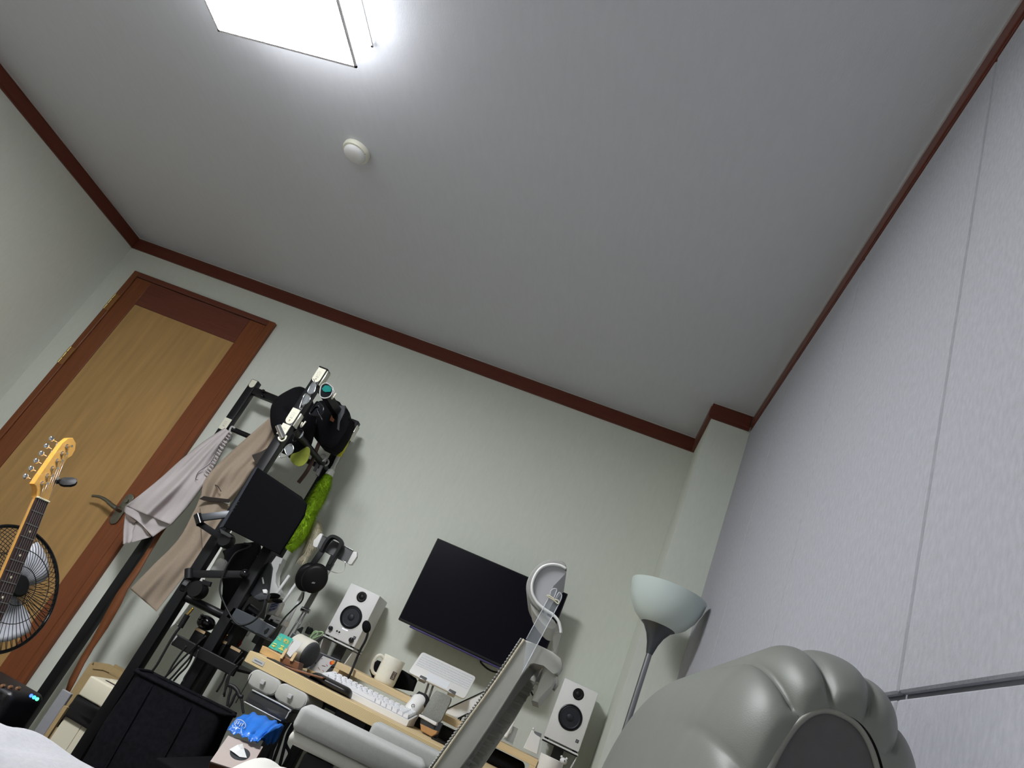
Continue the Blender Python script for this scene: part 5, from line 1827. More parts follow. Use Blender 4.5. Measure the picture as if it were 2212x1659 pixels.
# phone holder on a silver arm with the headphones over it
t = thing('phone_holder_stand', 'silver arm stand with a white ended phone clamp at top', 'phone stand', Y(650, 1390, 2.80))
yh = 2.80
bm = NB()
A, B = Y(*c3(1115, 810), yh), Y(*c3(985, 985), yh)
A = Y(*c3(1310, 420), yh + .01)
d = (B - A).normalized()
s = Vector((0, 1, 0)).cross(d).normalized() * .012
slab(bm, [A - s, A + s, B + s, B - s], (0, .006, 0), .001)
obj('upper_arm', bm, mat('arm_alu', (150, 150, 146), .35, .6), t)
bm = NB()
p = Y(*c3(995, 992), yh - .006)
cyl(bm, p + Vector((-.019, -.002, 0)), p + Vector((.019, 0, .003)), .0095, n=18)
obj('hinge', bm, K['chrome'], t, smooth=40)
for du in (-26, 26):
    bm = NB()
    A, B = Y(*c3(985 + du * .6, 1010 + du * .25), yh), Y(*c3(815 + du, 1300 + du * .4), yh)
    B = B + (B - A) * ((DZ + .006 - B.z) / (B.z - A.z)) * 1.0
    tube(bm, [A, B], .0035, 8, smooth=False)
    obj('lower_arm', bm, K['steel'], t, smooth=True)
bm = NB()
bx(bm, (B.x - .05, B.y - .03, DZ + .0008), (B.x + .03, B.y + .05, DZ + .006), bev=.002)
obj('base', bm, K['steel'], t)
bm = NB()
slab(bm, [Y(*c3(a, b), yh - .03) for a, b in ((1195, 88), (1285, 135), (1440, 205), (1570, 275), (1495, 425), (1300, 330), (1130, 235))], (0, .010, 0), .002)
obj('phone', bm, mat('phone_back', (96, 97, 98), .45), t, smooth=40)
bm = NB()
slab(bm, [Y(*c3(a, b), yh - .036) for a, b in ((1165, 66), (1192, 68), (1198, 85), (1135, 232), (1112, 236), (1080, 216), (1090, 150))], (0, .022, 0), .003)
obj('clamp_jaw', bm, K['white'], t, smooth=40)
bm = NB()
slab(bm, [Y(*c3(a, b), yh - .036) for a, b in ((1565, 280), (1610, 288), (1608, 345), (1545, 438), (1510, 436), (1492, 420))], (0, .022, 0), .003)
obj('clamp_jaw', bm, K['white'], t, smooth=40)
bm = NB()
for e in (((1195, 88), (1290, 136), (1440, 206), (1570, 276)), ((1128, 236), (1300, 318), (1500, 425))):
    tube(bm, [Y(*c3(a, b), yh - .033) for a, b in e], .0016, 6)
obj('clamp_rail', bm, K['chrome'], t, smooth=True)
bm = NB()
tube(bm, [Y(*c3(a, b), yh - .01) for a, b in ((1470, 420), (1462, 490), (1420, 532), (1360, 538), (1300, 518))], .0016, 6)
obj('white_lead', bm, K['white'], t, smooth=True)
# headphones
t = thing('headphones', 'black over ear headphones hanging over the phone holder', 'headphones', Y(675, 1250, 2.72))
yp = 2.735
bm = NB()
hb = [(1190, 290), (1240, 190), (1300, 120), (1360, 118), (1420, 160), (1425, 210), (1380, 300), (1330, 380), (1290, 450)]
cl = spline([Y(*c3(a, b), yp) for a, b in hb], 6)
G = []
for i, p in enumerate(cl):
    q = cl[min(i + 1, len(cl) - 1)] - cl[max(i - 1, 0)]
    n_ = Vector((0, 1, 0)).cross(q.normalized())
    G.append([p + n_ * a + Vector((0, b, 0)) for a, b in ((-.006, -.016), (.006, -.016), (.009, 0), (.006, .016), (-.006, .016), (-.008, 0))])
skin(bm, G)
obj('headband', bm, K['black'], t, smooth=60)
for (a, b, y) in (((1190, 270), (1080, 430), yp + .03), ((1330, 330), (1250, 500), yp - .012)):
    A, B = Y(*c3(*a), y), Y(*c3(*b), y)
    d = (B - A).normalized()
    s = Vector((0, 1, 0)).cross(d).normalized() * .0125
    bm = NB()
    slab(bm, [A - s, A + s, B + s, B - s], (0, .010, 0), .003)
    obj('yoke', bm, K['black'], t, smooth=40)
for (cx_, cy_, y, lg) in ((1025, 600, yp + .045, False), (1105, 615, yp - .022, True)):
    p = Y(*c3(cx_, cy_), y)
    n_ = Vector((.42, -.86, -.28)).normalized()
    u = Vector((0, 0, 1)).cross(n_).normalized()
    v = n_.cross(u)
    M = frame(p, u * .92, v * 1.06, n_)
    bm = NB()
    lathe(bm, [(0, -.028), (.046, -.028), (.052, -.018), (.0545, -.004), (.053, .004), (.050, .008), (.044, .011), (.025, .013), (0, .0135)], M, 40)
    cp = obj('ear_cup', bm, K['black'], t, smooth=60)
    bm = NB()
    lathe(bm, [(.040, -.0285), (.050, -.030), (.053, -.038), (.048, -.046), (.036, -.044), (.030, -.034)], M, 36)
    obj('ear_pad', bm, K['black_fabric'], cp, smooth=60)
    if lg:
        bm = NB()
        for k in (0, 1):
            tube(bm, [M @ Vector((a, b + k * .0035, .0143)) for a, b in ((.008, -.010), (.004, -.0125), (.001, -.011), (-.001, -.014), (-.005, -.0135))], .0008, 5, k=3)
        obj('logo_mark', bm, K['lgrey'], cp, smooth=True)
bm = NB()
tube(bm, [Y(*c3(a, b), 2.70 - .00062 * min(260, max(0, b - 900))) for a, b in ((975, 770), (965, 840), (935, 895), (880, 940), (820, 1000), (760, 1060), (690, 1150), (620, 1240), (540, 1320), (420, 1430), (330, 1530))], .0032, 8)
obj('lead', bm, K['rubber'], t, smooth=True)

# ------------------------------------------------------------------ card stand, cards, small speaker drum
K['wood_light'] = mat('pale_wood', (202, 164, 110), .5, var=.10, vscale=20, stretch=(1, 6, 6))
K['wood_dark'] = mat('walnut', (122, 78, 50), .5, var=.12, vscale=20, stretch=(1, 6, 6))
t = thing('card_stand', 'two tone wooden card stand on the front left of the desk', 'card stand', Y(620, 1430, 2.33))
bm = NB()
slab(bm, [Y(*c7(a, b), 2.30) for a, b in ((235, 372), (440, 478), (430, 560), (385, 545), (200, 450))], (0, .045, 0), .002)
obj('light_block', bm, K['wood_light'], t)
bm = NB()
slab(bm, [Y(*c7(a, b), 2.30) for a, b in ((440, 478), (640, 560), (620, 640), (430, 560))], (0, .045, 0), .002)
obj('dark_block', bm, K['wood_dark'], t)
for (a, b, c, d) in ((500, 408, 435, 512), (600, 448, 545, 540)):
    bm = NB()
    A, B = Y(*c7(a, b), 2.292), Y(*c7(c, d), 2.292)
    s = Vector((.0045, 0, 0))
    slab(bm, [A - s, A + s, B + s, B - s], (0, .007, 0))
    obj('prong', bm, mat('pale_birch', (226, 196, 150), .5), t)
bm = NB()
slab(bm, [Y(*c7(a, b), 2.225) for a, b in ((470, 590), (905, 720), (880, 736), (470, 620))], (0, .05, 0), .002)
obj('base_strip', bm, K['wood_dark'], t)
q = Y(*c7(430, 560), 2.32)
bm = NB()
bx(bm, (q.x - .06, 2.305, DZ + .004), (q.x + .07, 2.34, q.z + .004))
obj('foot', bm, K['wood_dark'], t)
t = thing('teal_card', 'teal card with pale yellow print standing in the card stand', 'card', Y(*c3(640, 1450), 2.322))
CQ = [Y(*c3(a, b), 2.326) for a, b in ((700, 1256), (850, 1330), (722, 1500), (550, 1425))]
bm = NB()
slab(bm, CQ, (0, .0008, 0))
obj('card', bm, mat('teal_print', (74, 186, 168), .5), t)
bm = NB()
yq = 2.3252
def stroke(pts, r):
    tube(bm, [Y(*c3(a, b), yq) for a, b in pts], r, 4, smooth=False)
stroke(((655, 1325), (690, 1350), (672, 1300)), .0012)
stroke(((690, 1350), (712, 1305)), .0012)
for k in range(12):
    a = math.radians(30 * k)
    stroke(((765 + 14 * math.cos(a), 1362 + 12 * math.sin(a)), (765 + 36 * math.cos(a), 1362 + 30 * math.sin(a))), .0010)
stroke(((610, 1380), (650, 1395), (640, 1420), (605, 1405)), .0016)
stroke(((590, 1400), (620, 1425)), .0016)
stroke(((700, 1405), (735, 1422), (722, 1450), (690, 1435)), .0016)
stroke(((712, 1412), (700, 1455)), .0016)
stroke(((672, 1440), (730, 1468)), .0018)
stroke(((735, 1405), (700, 1470)), .0014)
obj('print', bm, mat('pale_yellow_ink', (222, 222, 130), .6), t)
bm = NB()
slab(bm, [Y(*c3(a, b), 2.3248) for a, b in ((742, 1322), (770, 1330), (764, 1352), (736, 1344))], (0, .0008, 0))
obj('sun_print', bm, mat('amber_ink', (230, 170, 60), .6), t)
bm = NB()
slab(bm, [Y(*c3(a, b), 2.332) for a, b in ((848, 1330), (962, 1378), (812, 1545), (770, 1500))], (0, .0008, 0))
tag(obj('white_card', bm, K['white_soft']), 'blank white card standing behind the teal card', 'card')
t = thing('drum_speaker', 'beige drum shaped speaker with a round dark grey fabric face', 'speaker', Y(650, 1430, 2.42))
fc = Y(*c3(1042, 1520), 2.40)
ax_ = Vector((.95, -.30, -.06)).normalized()
u = Vector((0, 0, 1)).cross(ax_).normalized()
v = ax_.cross(u)
M = frame(fc, u, v, ax_)
bm = NB()
lathe(bm, [(0, -.075), (.038, -.075), (.043, -.070), (.0455, -.02), (.0465, -.004), (.044, .0), (0, .0)], M, 48)
obj('body', bm, mat('beige_shell', (206, 202, 190), .5), t, smooth=40)
bm = NB()
lathe(bm, [(0, .0002), (.0435, .0002), (.0435, .003), (.041, .006), (.030, .009), (0, .011)], M, 48)
obj('fabric_face', bm, mat('grey_knit', (76, 78, 80), .9, var=.2, vscale=300), t, smooth=60)
bm = NB()
bx(bm, (fc.x - .05, fc.y - .01, DZ + .004), (fc.x - .01, fc.y + .03, fc.z - .030))
obj('foot', bm, K['dgrey'], t)
# black binder clips and green cable tie
for i, (px, py, lab) in enumerate(((940, 1215, 'black binder clip standing nearest the drum speaker'), (1045, 1225, 'black binder clip tipped beside the green ties'))):
    t = thing('binder_clip', lab, 'clip', Y(*c3(px, py + 40), 2.46))
    t['group'] = 'binder clips by the speaker'
    p = Y(*c3(px, py), 2.46)
    M = rz(p, 20 + 40 * i, 0, 15 - 45 * i)
    bm = NB()
    prism(bm, [(-.011, -.010), (.011, -.010), (.003, .010), (-.003, .010)], -.013, .013, M @ Matrix.Rotation(math.radians(90), 4, 'X'), .001)
    obj('body', bm, K['black'], t)
    bm = NB()
    for s_ in (-1, 1):
        tube(bm, [M @ Vector(q) for q in ((-.006, s_ * .004, .010), (-.005, s_ * .010, .026), (.005, s_ * .010, .026), (.006, s_ * .004, .010))], .0008, 5, k=3)
    obj('wire_arm', bm, K['steel'], t, smooth=True)
bm = NB()
p = Y(*c3(980, 1290), 2.47)
bx(bm, (p.x - .035, 2.445, DZ + .001), (p.x + .035, 2.50, p.z - .006), bev=.003)
tag(obj('dark_desk_caddy', bm, K['dgrey']), 'dark grey desk caddy under the binder clips', 'caddy')
t = thing('green_ties', 'loops of pale green cable tie beside the binder clips', 'cable tie', Y(*c3(1110, 1330), 2.46))
for (pts) in (((1040, 1320), (1090, 1270), (1150, 1245), (1200, 1250), (1190, 1280), (1120, 1310), (1060, 1340)), ((1050, 1330), (1070, 1270), (1110, 1240), (1140, 1245), (1130, 1280), (1080, 1320))):
    bm = NB()
    tube(bm, [Y(*c3(a, b), 2.46) for a, b in pts], .0030, 7)
    obj('loop', bm, mat('sage_green', (134, 158, 120), .5), t, smooth=True)
bm = NB()
slab(bm, [Y(*c3(a, b), 2.445) for a, b in ((1185, 1295), (1205, 1310), (1150, 1370), (1120, 1375), (1115, 1350))], (0, .010, 0), .002)
obj('black_end', bm, K['black'], t)
# silver payment card leaning in a wooden holder
t = thing('payment_card', 'silver bank card with overlapping red and orange circles', 'card', Y(*c7(880, 690), 2.44))
bm = NB()
slab(bm, [Y(*c7(a, b), 2.44) for a, b in ((895, 486), (1030, 542), (885, 702), (765, 636))], (0, .0009, 0))
obj('card', bm, mat('silver_card', (196, 194, 192), .4, var=.03, vscale=50), t)
for (px, py, c) in ((985, 562, (206, 60, 30)), (1003, 556, (226, 132, 40))):
    bm = NB()
    p = Y(*c7(px, py), 2.4392 if c[1] < 100 else 2.4388)
    lathe(bm, [(0, 0), (.0062, 0), (.0062, .0003), (0, .0003)], frame(p, (1, 0, 0), (0, 0, 1), (0, -1, 0)), 20)
    obj('circle_mark', bm, mat('card_mark_%d' % px, c, .5), t)
bm = NB()
for (a, b, c, d) in ((870, 520, 890, 510), (880, 590, 920, 600), (930, 580, 945, 600), (840, 610, 860, 640), (890, 640, 900, 660)):
    tube(bm, [Y(*c7(a, b), 2.4388), Y(*c7(c, d), 2.4388)], .0007, 4, smooth=False)
obj('card_print', bm, mat('card_red_print', (150, 90, 86), .5), t)
bm = NB()
slab(bm, [Y(*c7(a, b), 2.43) for a, b in ((725, 625), (930, 715), (905, 735), (712, 660))], (0, .03, 0), .002)
obj('wooden_holder', bm, K['wood_light'], t)
q = Y(*c7(820, 700), 2.44)
bm = NB()
bx(bm, (q.x - .035, 2.435, DZ + .001), (q.x + .035, 2.458, q.z))
obj('holder_foot', bm, K['wood_dark'], t)
# dark grey slab under the left speaker
bm = NB()
slab(bm, [Y(*c7(a, b), 2.62) for a, b in ((855, 440), (1080, 535), (1050, 620), (800, 560))], (0, .02, 0), .003)
q = Y(*c7(940, 560), 2.63)
bx(bm, (q.x - .05, 2.625, DZ + .001), (q.x + .05, 2.638, q.z))
tag(obj('grey_book_stand', bm, K['dgrey']), 'dark grey slab standing under the left speaker stand', 'stand')

# ================================================================== RIGHT OF THE KEYBOARD
# white tablet keyboard with trackpad on a small stand
TL, TR, BL, BR = Y(*d1(262, 140), 2.735), Y(*d1(816, 398), 2.735), Y(*d1(106, 345), 2.655), Y(*d1(692, 627), 2.655)
ux = ((TR - TL) + (BR - BL)) / 2
uy = ((TL - BL) + (TR - BR)) / 2
kwid, khei = ux.length, uy.length
nx = ux.normalized(); ny = (uy - nx * uy.dot(nx)).normalized(); nz = nx.cross(ny)
KM2 = frame(BL + (nz * 0), nx, ny, nz)
t = thing('tablet_keyboard', 'slim white keyboard with trackpad tilted on a stand below the monitor', 'keyboard', BL)
bm = NB()
prism(bm, rrect(kwid, khei, .010, 5, kwid / 2, khei / 2), -.007, 0, KM2, .0015)
obj('slab', bm, K['white'], t, smooth=40)
K['key2'] = mat('flat_key', (222, 223, 224), .5)
KM = {}
rw = [[1] * 14, [1] * 13 + [1.0], [1.5] + [1] * 11 + [1.5], [1.75] + [1] * 10 + [2.25], [2.25] + [1] * 9 + [2.75], [1, 1, 1.25, 5, 1.25, 1, 1, 1, 1.5]]
ky0 = khei * .38
rh = (khei * .57) / 6
for r, row in enumerate(reversed(rw)):
    u = (kwid - .014) / sum(row)
    x = .007
    for kw in row:
        key = (round(kw * u, 5), r == 5)
        hgt = rh * (.55 if r == 5 else .84)
        if key not in KM:
            bm = NB()
            bx(bm, (-kw * u / 2 + .0008, -hgt / 2, .0003), (kw * u / 2 - .0008, hgt / 2, .0014))
            me = bpy.data.meshes.new('flat_key')
            bm.to_mesh(me); bm.free()
            me.materials.append(K['key2'])
            KM[key] = me
        o = bpy.data.objects.new('flat_key', KM[key])
        COL.objects.link(o)
        o.parent = t
        o.matrix_local = Matrix.Translation(-ROOT[t.name]) @ KM2 @ Matrix.Translation((x + kw * u / 2, ky0 + (r + .5) * rh, 0))
        x += kw * u
bm = NB()
bx(bm, (kwid * .30, khei * .03, .0003), (kwid * .68, khei * .33, .0010), KM2)
obj('trackpad', bm, mat('trackpad', (234, 236, 240), .3), t)
for f in (.20, .72):
    bm = NB()
    bx(bm, (kwid * f, -.006, -.012), (kwid * (f + .12), .010, .004), KM2, .002)
    obj('hinge_clip', bm, K['steel'], t, smooth=40)
for f in (.36, .44):
    bm = NB()
    A = KM2 @ Vector((kwid * f, .02, -.008))
    tube(bm, [A, Vector((A.x + .004, A.y + .02, RZ + .004))], .004, 8, smooth=False)
    obj('stand_leg', bm, K['mgrey'], t, smooth=True)
bm = NB()
A = KM2 @ Vector((kwid * .4, 0, -.008))
bx(bm, (A.x - .05, 2.66, RZ + .0003), (A.x + .05, 2.74, RZ + .004))
obj('stand_base', bm, K['mgrey'], t)
# white display board tilted behind the chair back
t = thing('display_board', 'white board with a dark upper edge leaning behind the chair back', 'board', Y(*d1(720, 800), 2.70))
bm = NB()
slab(bm, [Y(*d1(a, b), 2.70) for a, b in ((495, 735), (955, 522), (1050, 480), (1050, 640), (800, 745), (650, 815), (600, 812), (488, 772))], (0, .012, 0), .001)
obj('board', bm, mat('grey_white_board', (232, 232, 230), .4), t)
bm = NB()
tube(bm, [Y(*d1(a, b), 2.698) for a, b in ((492, 735), (720, 628), (955, 518), (1050, 476))], .0022, 6)
obj('dark_edge', bm, K['black'], t, smooth=True)
bm = NB()
for pts in (((800, 745), (700, 790), (620, 830)), ((700, 800), (690, 860)), ((660, 815), (640, 850))):
    tube(bm, [Y(*d1(a, b), 2.69) for a, b in pts], .003, 6)
obj('wire_support', bm, K['black'], t, smooth=True)
# grey felt block with white slab under it
t = thing('felt_case', 'grey felt rounded case propped beside the mouse', 'case', Y(*d1(370, 870), 2.43))
bm = NB()
rp = spline([Y(*d1(a, b), 2.435) for a, b in ((385, 548), (420, 545), (530, 595), (546, 640), (500, 735), (440, 855), (410, 872), (330, 842), (262, 800), (250, 775), (300, 680))], 4, True)
slab(bm, rp, (0, .024, 0), .003)
obj('body', bm, mat('grey_felt', (140, 141, 135), .95, var=.12, vscale=200, bump=.4, bscale=500), t, smooth=40)
bm = NB()
A = Y(*d1(400, 870), 2.445)
bx(bm, (A.x - .03, 2.437, DZ + .001), (A.x + .02, 2.455, A.z + .006))
obj('foot', bm, K['dgrey'], t)
t = thing('glass_dock', 'small clear dock with white lid on a wooden block at the keyboard end', 'dock', Y(*d1(300, 1000), 2.34))
bm = NB()
slab(bm, [Y(*d1(a, b), 2.375) for a, b in ((215, 785), (235, 785), (400, 872), (395, 900), (375, 898), (215, 808))], (0, .035, 0), .002)
obj('white_lid', bm, K['white'], t)
bm = NB()
slab(bm, [Y(*d1(a, b), 2.38) for a, b in ((235, 815), (385, 898), (365, 945), (230, 880))], (0, .03, 0))
obj('clear_box', bm, K['smoke'], t)
bm = NB()
slab(bm, [Y(*d1(a, b), 2.37) for a, b in ((228, 880), (365, 945), (408, 960), (395, 990), (345, 1015), (235, 955))], (0, .035, 0), .002)
obj('wooden_block', bm, mat('orange_wood', (184, 138, 88), .5, var=.1, vscale=30), t)
# dark tray of stationery under the riser
bm = NB()
slab(bm, [Y(*d1(a, b), 2.33) for a, b in ((345, 1020), (520, 1085), (545, 1125), (480, 1110), (340, 1045))], (0, .06, 0), .002)
tag(obj('black_remote', bm, K['black_gloss']), 'flat black remote lying at the desk front near the chair', 'remote')
bm = NB()
bx(bm, (-.44, 2.54, DZ + .001), (-.20, 2.70, DZ + .040), bev=.004)
tag(obj('black_tray', bm, K['black']), 'black tray box under the riser to the right of the keyboard', 'tray')
bm = NB()
bx(bm, (-.17, 2.53, DZ + .001), (-.03, 2.72, DZ + .046), bev=.018, seg=4)
tag(obj('dark_cloth_pouch', bm, K['black_fabric'], smooth=60), 'dark soft pouch under the right end of the riser', 'pouch')
# things left of the right speaker
t = thing('white_battery_box', 'small white plastic box with grey corner beside the right speaker', 'box', Y(*e4(650, 1400), 2.60))
bm = NB()
slab(bm, [Y(*e4(a, b), 2.60) for a, b in ((672, 1040), (700, 1050), (710, 1100), (818, 1160), (760, 1440), (530, 1335))], (0, .03, 0), .002)
obj('body', bm, K['white'], t)
bm = NB()
slab(bm, [Y(*e4(a, b), 2.605) for a, b in ((712, 1050), (835, 1098), (822, 1165), (700, 1105))], (0, .022, 0))
obj('grey_insert', bm, K['mgrey'], t)
bm = NB()
p = Y(*e4(700, 1020), 2.612)
ball(bm, p, .0045)
obj('knob', bm, K['white'], t, smooth=True)
t = thing('acrylic_stand', 'clear acrylic stand with a white stylus beside the chair back', 'stand', Y(*e4(300, 1230), 2.62))
bm = NB()
slab(bm, [Y(*e4(a, b), 2.62) for a, b in ((365, 975), (448, 1015), (360, 1265), (200, 1190), (330, 1080))], (0, .004, 0))
obj('plate', bm, mat('grey_clear', (150, 152, 152), .1, alpha=.5), t)
bm = NB()
tube(bm, [Y(*e4(a, b), 2.612) for a, b in ((385, 900), (340, 980), (290, 1070), (240, 1150))], [.003, .004, .005, .006], 8)
obj('stylus', bm, K['white'], t, smooth=True)
bm = NB()
slab(bm, [Y(*e4(a, b), 2.60) for a, b in ((165, 1185), (360, 1270), (352, 1282), (160, 1200))], (0, .05, 0))
obj('foot', bm, K['lgrey'], t)
t = thing('white_mug', 'plain white mug with a small white figure in front of the right speaker', 'mug', (.045, 2.52, DZ))
wm = Y(*e4(985, 1560), 2.52)
bm = NB()
lathe(bm, [(0, 0), (.036, 0), (.039, .004), (.040, .085), (.0385, .0855), (.036, .08), (.035, .010), (0, .008)], Matrix.Translation((wm.x, wm.y, Y(*e4(980, 1478), 2.52).z - .0855)), 36)
obj('cup', bm, K['white'], t, smooth=50)
bm = NB()
p = Y(*e4(1190, 1545), 2.51)
ball(bm, p, .011, s=(1.1, .9, .9))
ball(bm, p + Vector((-.010, 0, .009)), .004)
ball(bm, p + Vector((.007, 0, .010)), .004)
obj('figure_head', bm, K['white'], t, smooth=True)
bm = NB()
ball(bm, p + Vector((.003, -.0095, .002)), .0022, u=8, v=6)
obj('figure_eye', bm, K['dgrey'], t)
bm = NB()
zc_ = Y(*e4(980, 1478), 2.52).z - .0855
bx(bm, (wm.x - .045, 2.475, DZ + .001), (wm.x + .075, 2.565, zc_ - .0003), bev=.003)
tag(obj('mug_tray', bm, K['lgrey']), 'light grey block under the white mug at the desk end', 'block')
# ================================================================== GUITAR on a stand (faces right)
N0 = Vector((-1.4213, 1.6592, .8573))
gu = Vector((-.3196, -.0126, .9475)).normalized()
gn = Vector((.9459, -.0625, .3183))
gn = (gn - gu * gn.dot(gu)).normalized()
gr = (-gn).cross(gu).normalized()
GM = frame(N0, gr, gu, gn)          # local x: treble side, y: towards the headstock, z: out of the fretboard
K['maple'] = mat('amber_maple', (222, 160, 66), .32, var=.06, vscale=20, stretch=(6, .5, 6), coat=.5)
K['maple_face'] = mat('maple_face', (196, 148, 76), .35, var=.06, vscale=20, stretch=(6, .5, 6), coat=.4)
K['rosewood'] = mat('rosewood', (50, 34, 32), .55, var=.25, vscale=40, stretch=(6, .6, 6))
K['bone'] = mat('bone', (228, 222, 190), .4)
g = thing('electric_guitar', 'electric guitar with amber maple neck and dark fretboard on a floor stand', 'guitar', N0 - gu * .80)
bm = NB()
HP = [(-.021, -.004), (-.0215, .004), (-.026, .016), (-.036, .024), (-.045, .026), (-.040, .045), (-.022, .112), (-.010, .155), (.002, .174), (.018, .182), (.034, .174), (.041, .156), (.038, .138), (.026, .124), (.021, .108), (.0205, .06), (.0205, .022), (.021, -.004)]
prism(bm, HP, -.018, -.004, GM, .0012)
hs = obj('headstock', bm, K['maple'], g, smooth=30)
bm = NB()
prism(bm, [(x * .985, y * .995) for x, y in HP], -.0039, -.0034, GM)
obj('headstock_face', bm, K['maple_face'], hs)
# neck: half-round sweep
G = []
for i in range(12):
    f = i / 11
    yy = -.004 - .50 * f
    hw = .021 + .007 * f
    dp = .020 + .003 * f
    G.append([GM @ Vector((hw * math.cos(a), yy, -.006 - dp * abs(math.sin(a)))) for a in [math.pi + math.pi * q / 12 for q in range(13)]])
bm = NB()
skin(bm, G)
obj('neck', bm, K['maple'], g, smooth=60)
bm = NB()
slab(bm, [GM @ Vector(p) for p in ((-.0212, -.003, -.0058), (.0212, -.003, -.0058), (.028, -.50, -.0058), (-.028, -.50, -.0058))], gn * .0058, .0008)
fb = obj('fretboard', bm, K['rosewood'], g)
bm = NB()
bx(bm, (-.0215, -.003, -.003), (.0215, .001, .0026), GM, .0006)
obj('nut', bm, K['bone'], g)
for k in range(1, 23):
    yy = -.648 * (1 - 2 ** (-k / 12.0))
    if yy < -.498:
        break
    hw = .0212 + .0068 * (-yy / .5)
    bm = NB()
    bx(bm, (-hw, yy - .0009, 0), (hw, yy + .0009, .0011), GM)
    obj('fret', bm, K['steel'], fb)
for k in (3, 5, 7, 9, 12, 15, 17):
    yy = -.648 * (1 - (2 ** (-(k - 1) / 12.0) + 2 ** (-k / 12.0)) / 2)
    for xx in ((-.008, .008) if k == 12 else (0,)):
        bm = NB()
        cyl(bm, GM @ Vector((xx, yy, .0)), GM @ Vector((xx, yy, .0004)), .0032, n=14)
        obj('inlay_dot', bm, K['bone'], fb)
# tuners: post in the face, button out on the bass side
for k in range(6):
    px_, py_ = -.030 + .0058 * k + .006, .036 + .0235 * k
    bm = NB()
    lathe(bm, [(0, -.0034), (.0055, -.0034), (.0055, -.001), (.0035, 0), (.0030, .012), (.0036, .0135), (0, .0135)], GM @ Matrix.Translation((px_ + .002, py_, 0)), 16)
    tn = obj('tuner_post', bm, K['chrome'], g, smooth=40)
    bm = NB()
    cyl(bm, GM @ Vector((px_ - .012, py_ + .003, -.022)), GM @ Vector((px_ - .028, py_ + .004, -.022)), .0022, n=10)
    bx(bm, (px_ - .010, py_ - .006, -.0275), (px_ + .008, py_ + .007, -.0182), GM, .002)
    obj('gear_case', bm, K['chrome'], tn, smooth=40)
    bm = NB()
    ball(bm, (px_ - .034, py_ + .0045, -.022), 1, GM @ Matrix.Translation((0, 0, 0)), 14, 10) if False else ball(bm, (0, 0, 0), 1, frame(GM @ Vector((px_ - .035, py_ + .0045, -.022)), gr * .0085, gu * .0080, gn * .0048), 16, 10)
    obj('tuner_button', bm, K['chrome'], tn, smooth=True)
for k in range(6):
    xs = -.0165 + .0066 * k
    px_, py_ = -.030 + .0058 * k + .008, .036 + .0235 * k
    bm = NB()
    A, B = GM @ Vector((px_ + .003, py_, .004)), GM @ Vector((xs, .0, .0028))
    Cc = GM @ Vector((xs * 1.55, -.648, .010))
    tube(bm, [A, B, Cc], .00055 - .00004 * k, 5, smooth=False)
    obj('string', bm, K['steel'], g, smooth=True)
bm = NB()
lathe(bm, [(0, -.0034), (.0028, -.0034), (.0028, .004), (.005, .005), (.005, .0065), (0, .0065)], GM @ Matrix.Translation((.012, .062, 0)), 14)
obj('string_tree', bm, K['chrome'], g, smooth=40)
# double cutaway body (below and left of the frame)
BP = [(-.03, -.40), (-.085, -.365), (-.125, -.345), (-.150, -.375), (-.140, -.44), (-.125, -.51), (-.135, -.60), (-.160, -.70), (-.145, -.78), (-.07, -.83), (.03, -.835), (.11, -.80), (.155, -.72), (.115, -.64), (.080, -.57), (.066, -.52), (.058, -.49), (.052, -.475), (.045, -.468), (.036, -.462), (.025, -.455), (-.0, -.45)]
bm = NB()
prism(bm, [(p.x, p.y) for p in spline([(a, b, 0) for a, b in BP], 4, True)], -.052, -.0065, GM, .006)
obj('body', bm, mat('black_lacquer_body', (16, 15, 16), .2, coat=.5), g, smooth=40)
bm = NB()
prism(bm, [(p.x, p.y) for p in spline([(a, b, 0) for a, b in ((-.06, -.44), (.035, -.475), (.05, -.54), (.06, -.62), (.09, -.70), (.06, -.76), (.02, -.68), (-.03, -.66), (-.09, -.58))], 4, True)], -.0063, -.004, GM)
obj('pickguard', bm, K['white'], g)
bm = NB()
bx(bm, (-.04, -.67, -.0038), (.04, -.64, .006), GM, .002)
obj('bridge', bm, K['chrome'], g)
# stand
t = thing('guitar_stand', 'black folding stand under the electric guitar', 'guitar stand', (-1.12, 1.66, 0))
fb_ = N0 - gu * .845
bm = NB()
tube(bm, [fb_ - gn * .07 + gu * .25 + Vector((0, 0, 0)), fb_ - gn * .07, Vector((fb_.x - .02, 1.66, .012))], .010, 10, k=3)
obj('spine', bm, K['black_metal'], t, smooth=True)
for s_ in (-1, 1):
    bm = NB()
    tube(bm, [fb_ - gn * .07 + gu * .10, Vector((fb_.x - .10, 1.66 + s_ * .18, .012))], .009, 10, smooth=False)
    obj('leg', bm, K['black_metal'], t, smooth=True)
    bm = NB()
    q = fb_ - gn * .07 + Vector((0, s_ * .06, 0)) - gu * .004
    tube(bm, [fb_ - gn * .07, q, q + gn * .065, q + gn * .075 + gu * .03], .007, 8, k=3)
    obj('cradle_arm', bm, K['rubber'], t, smooth=True)
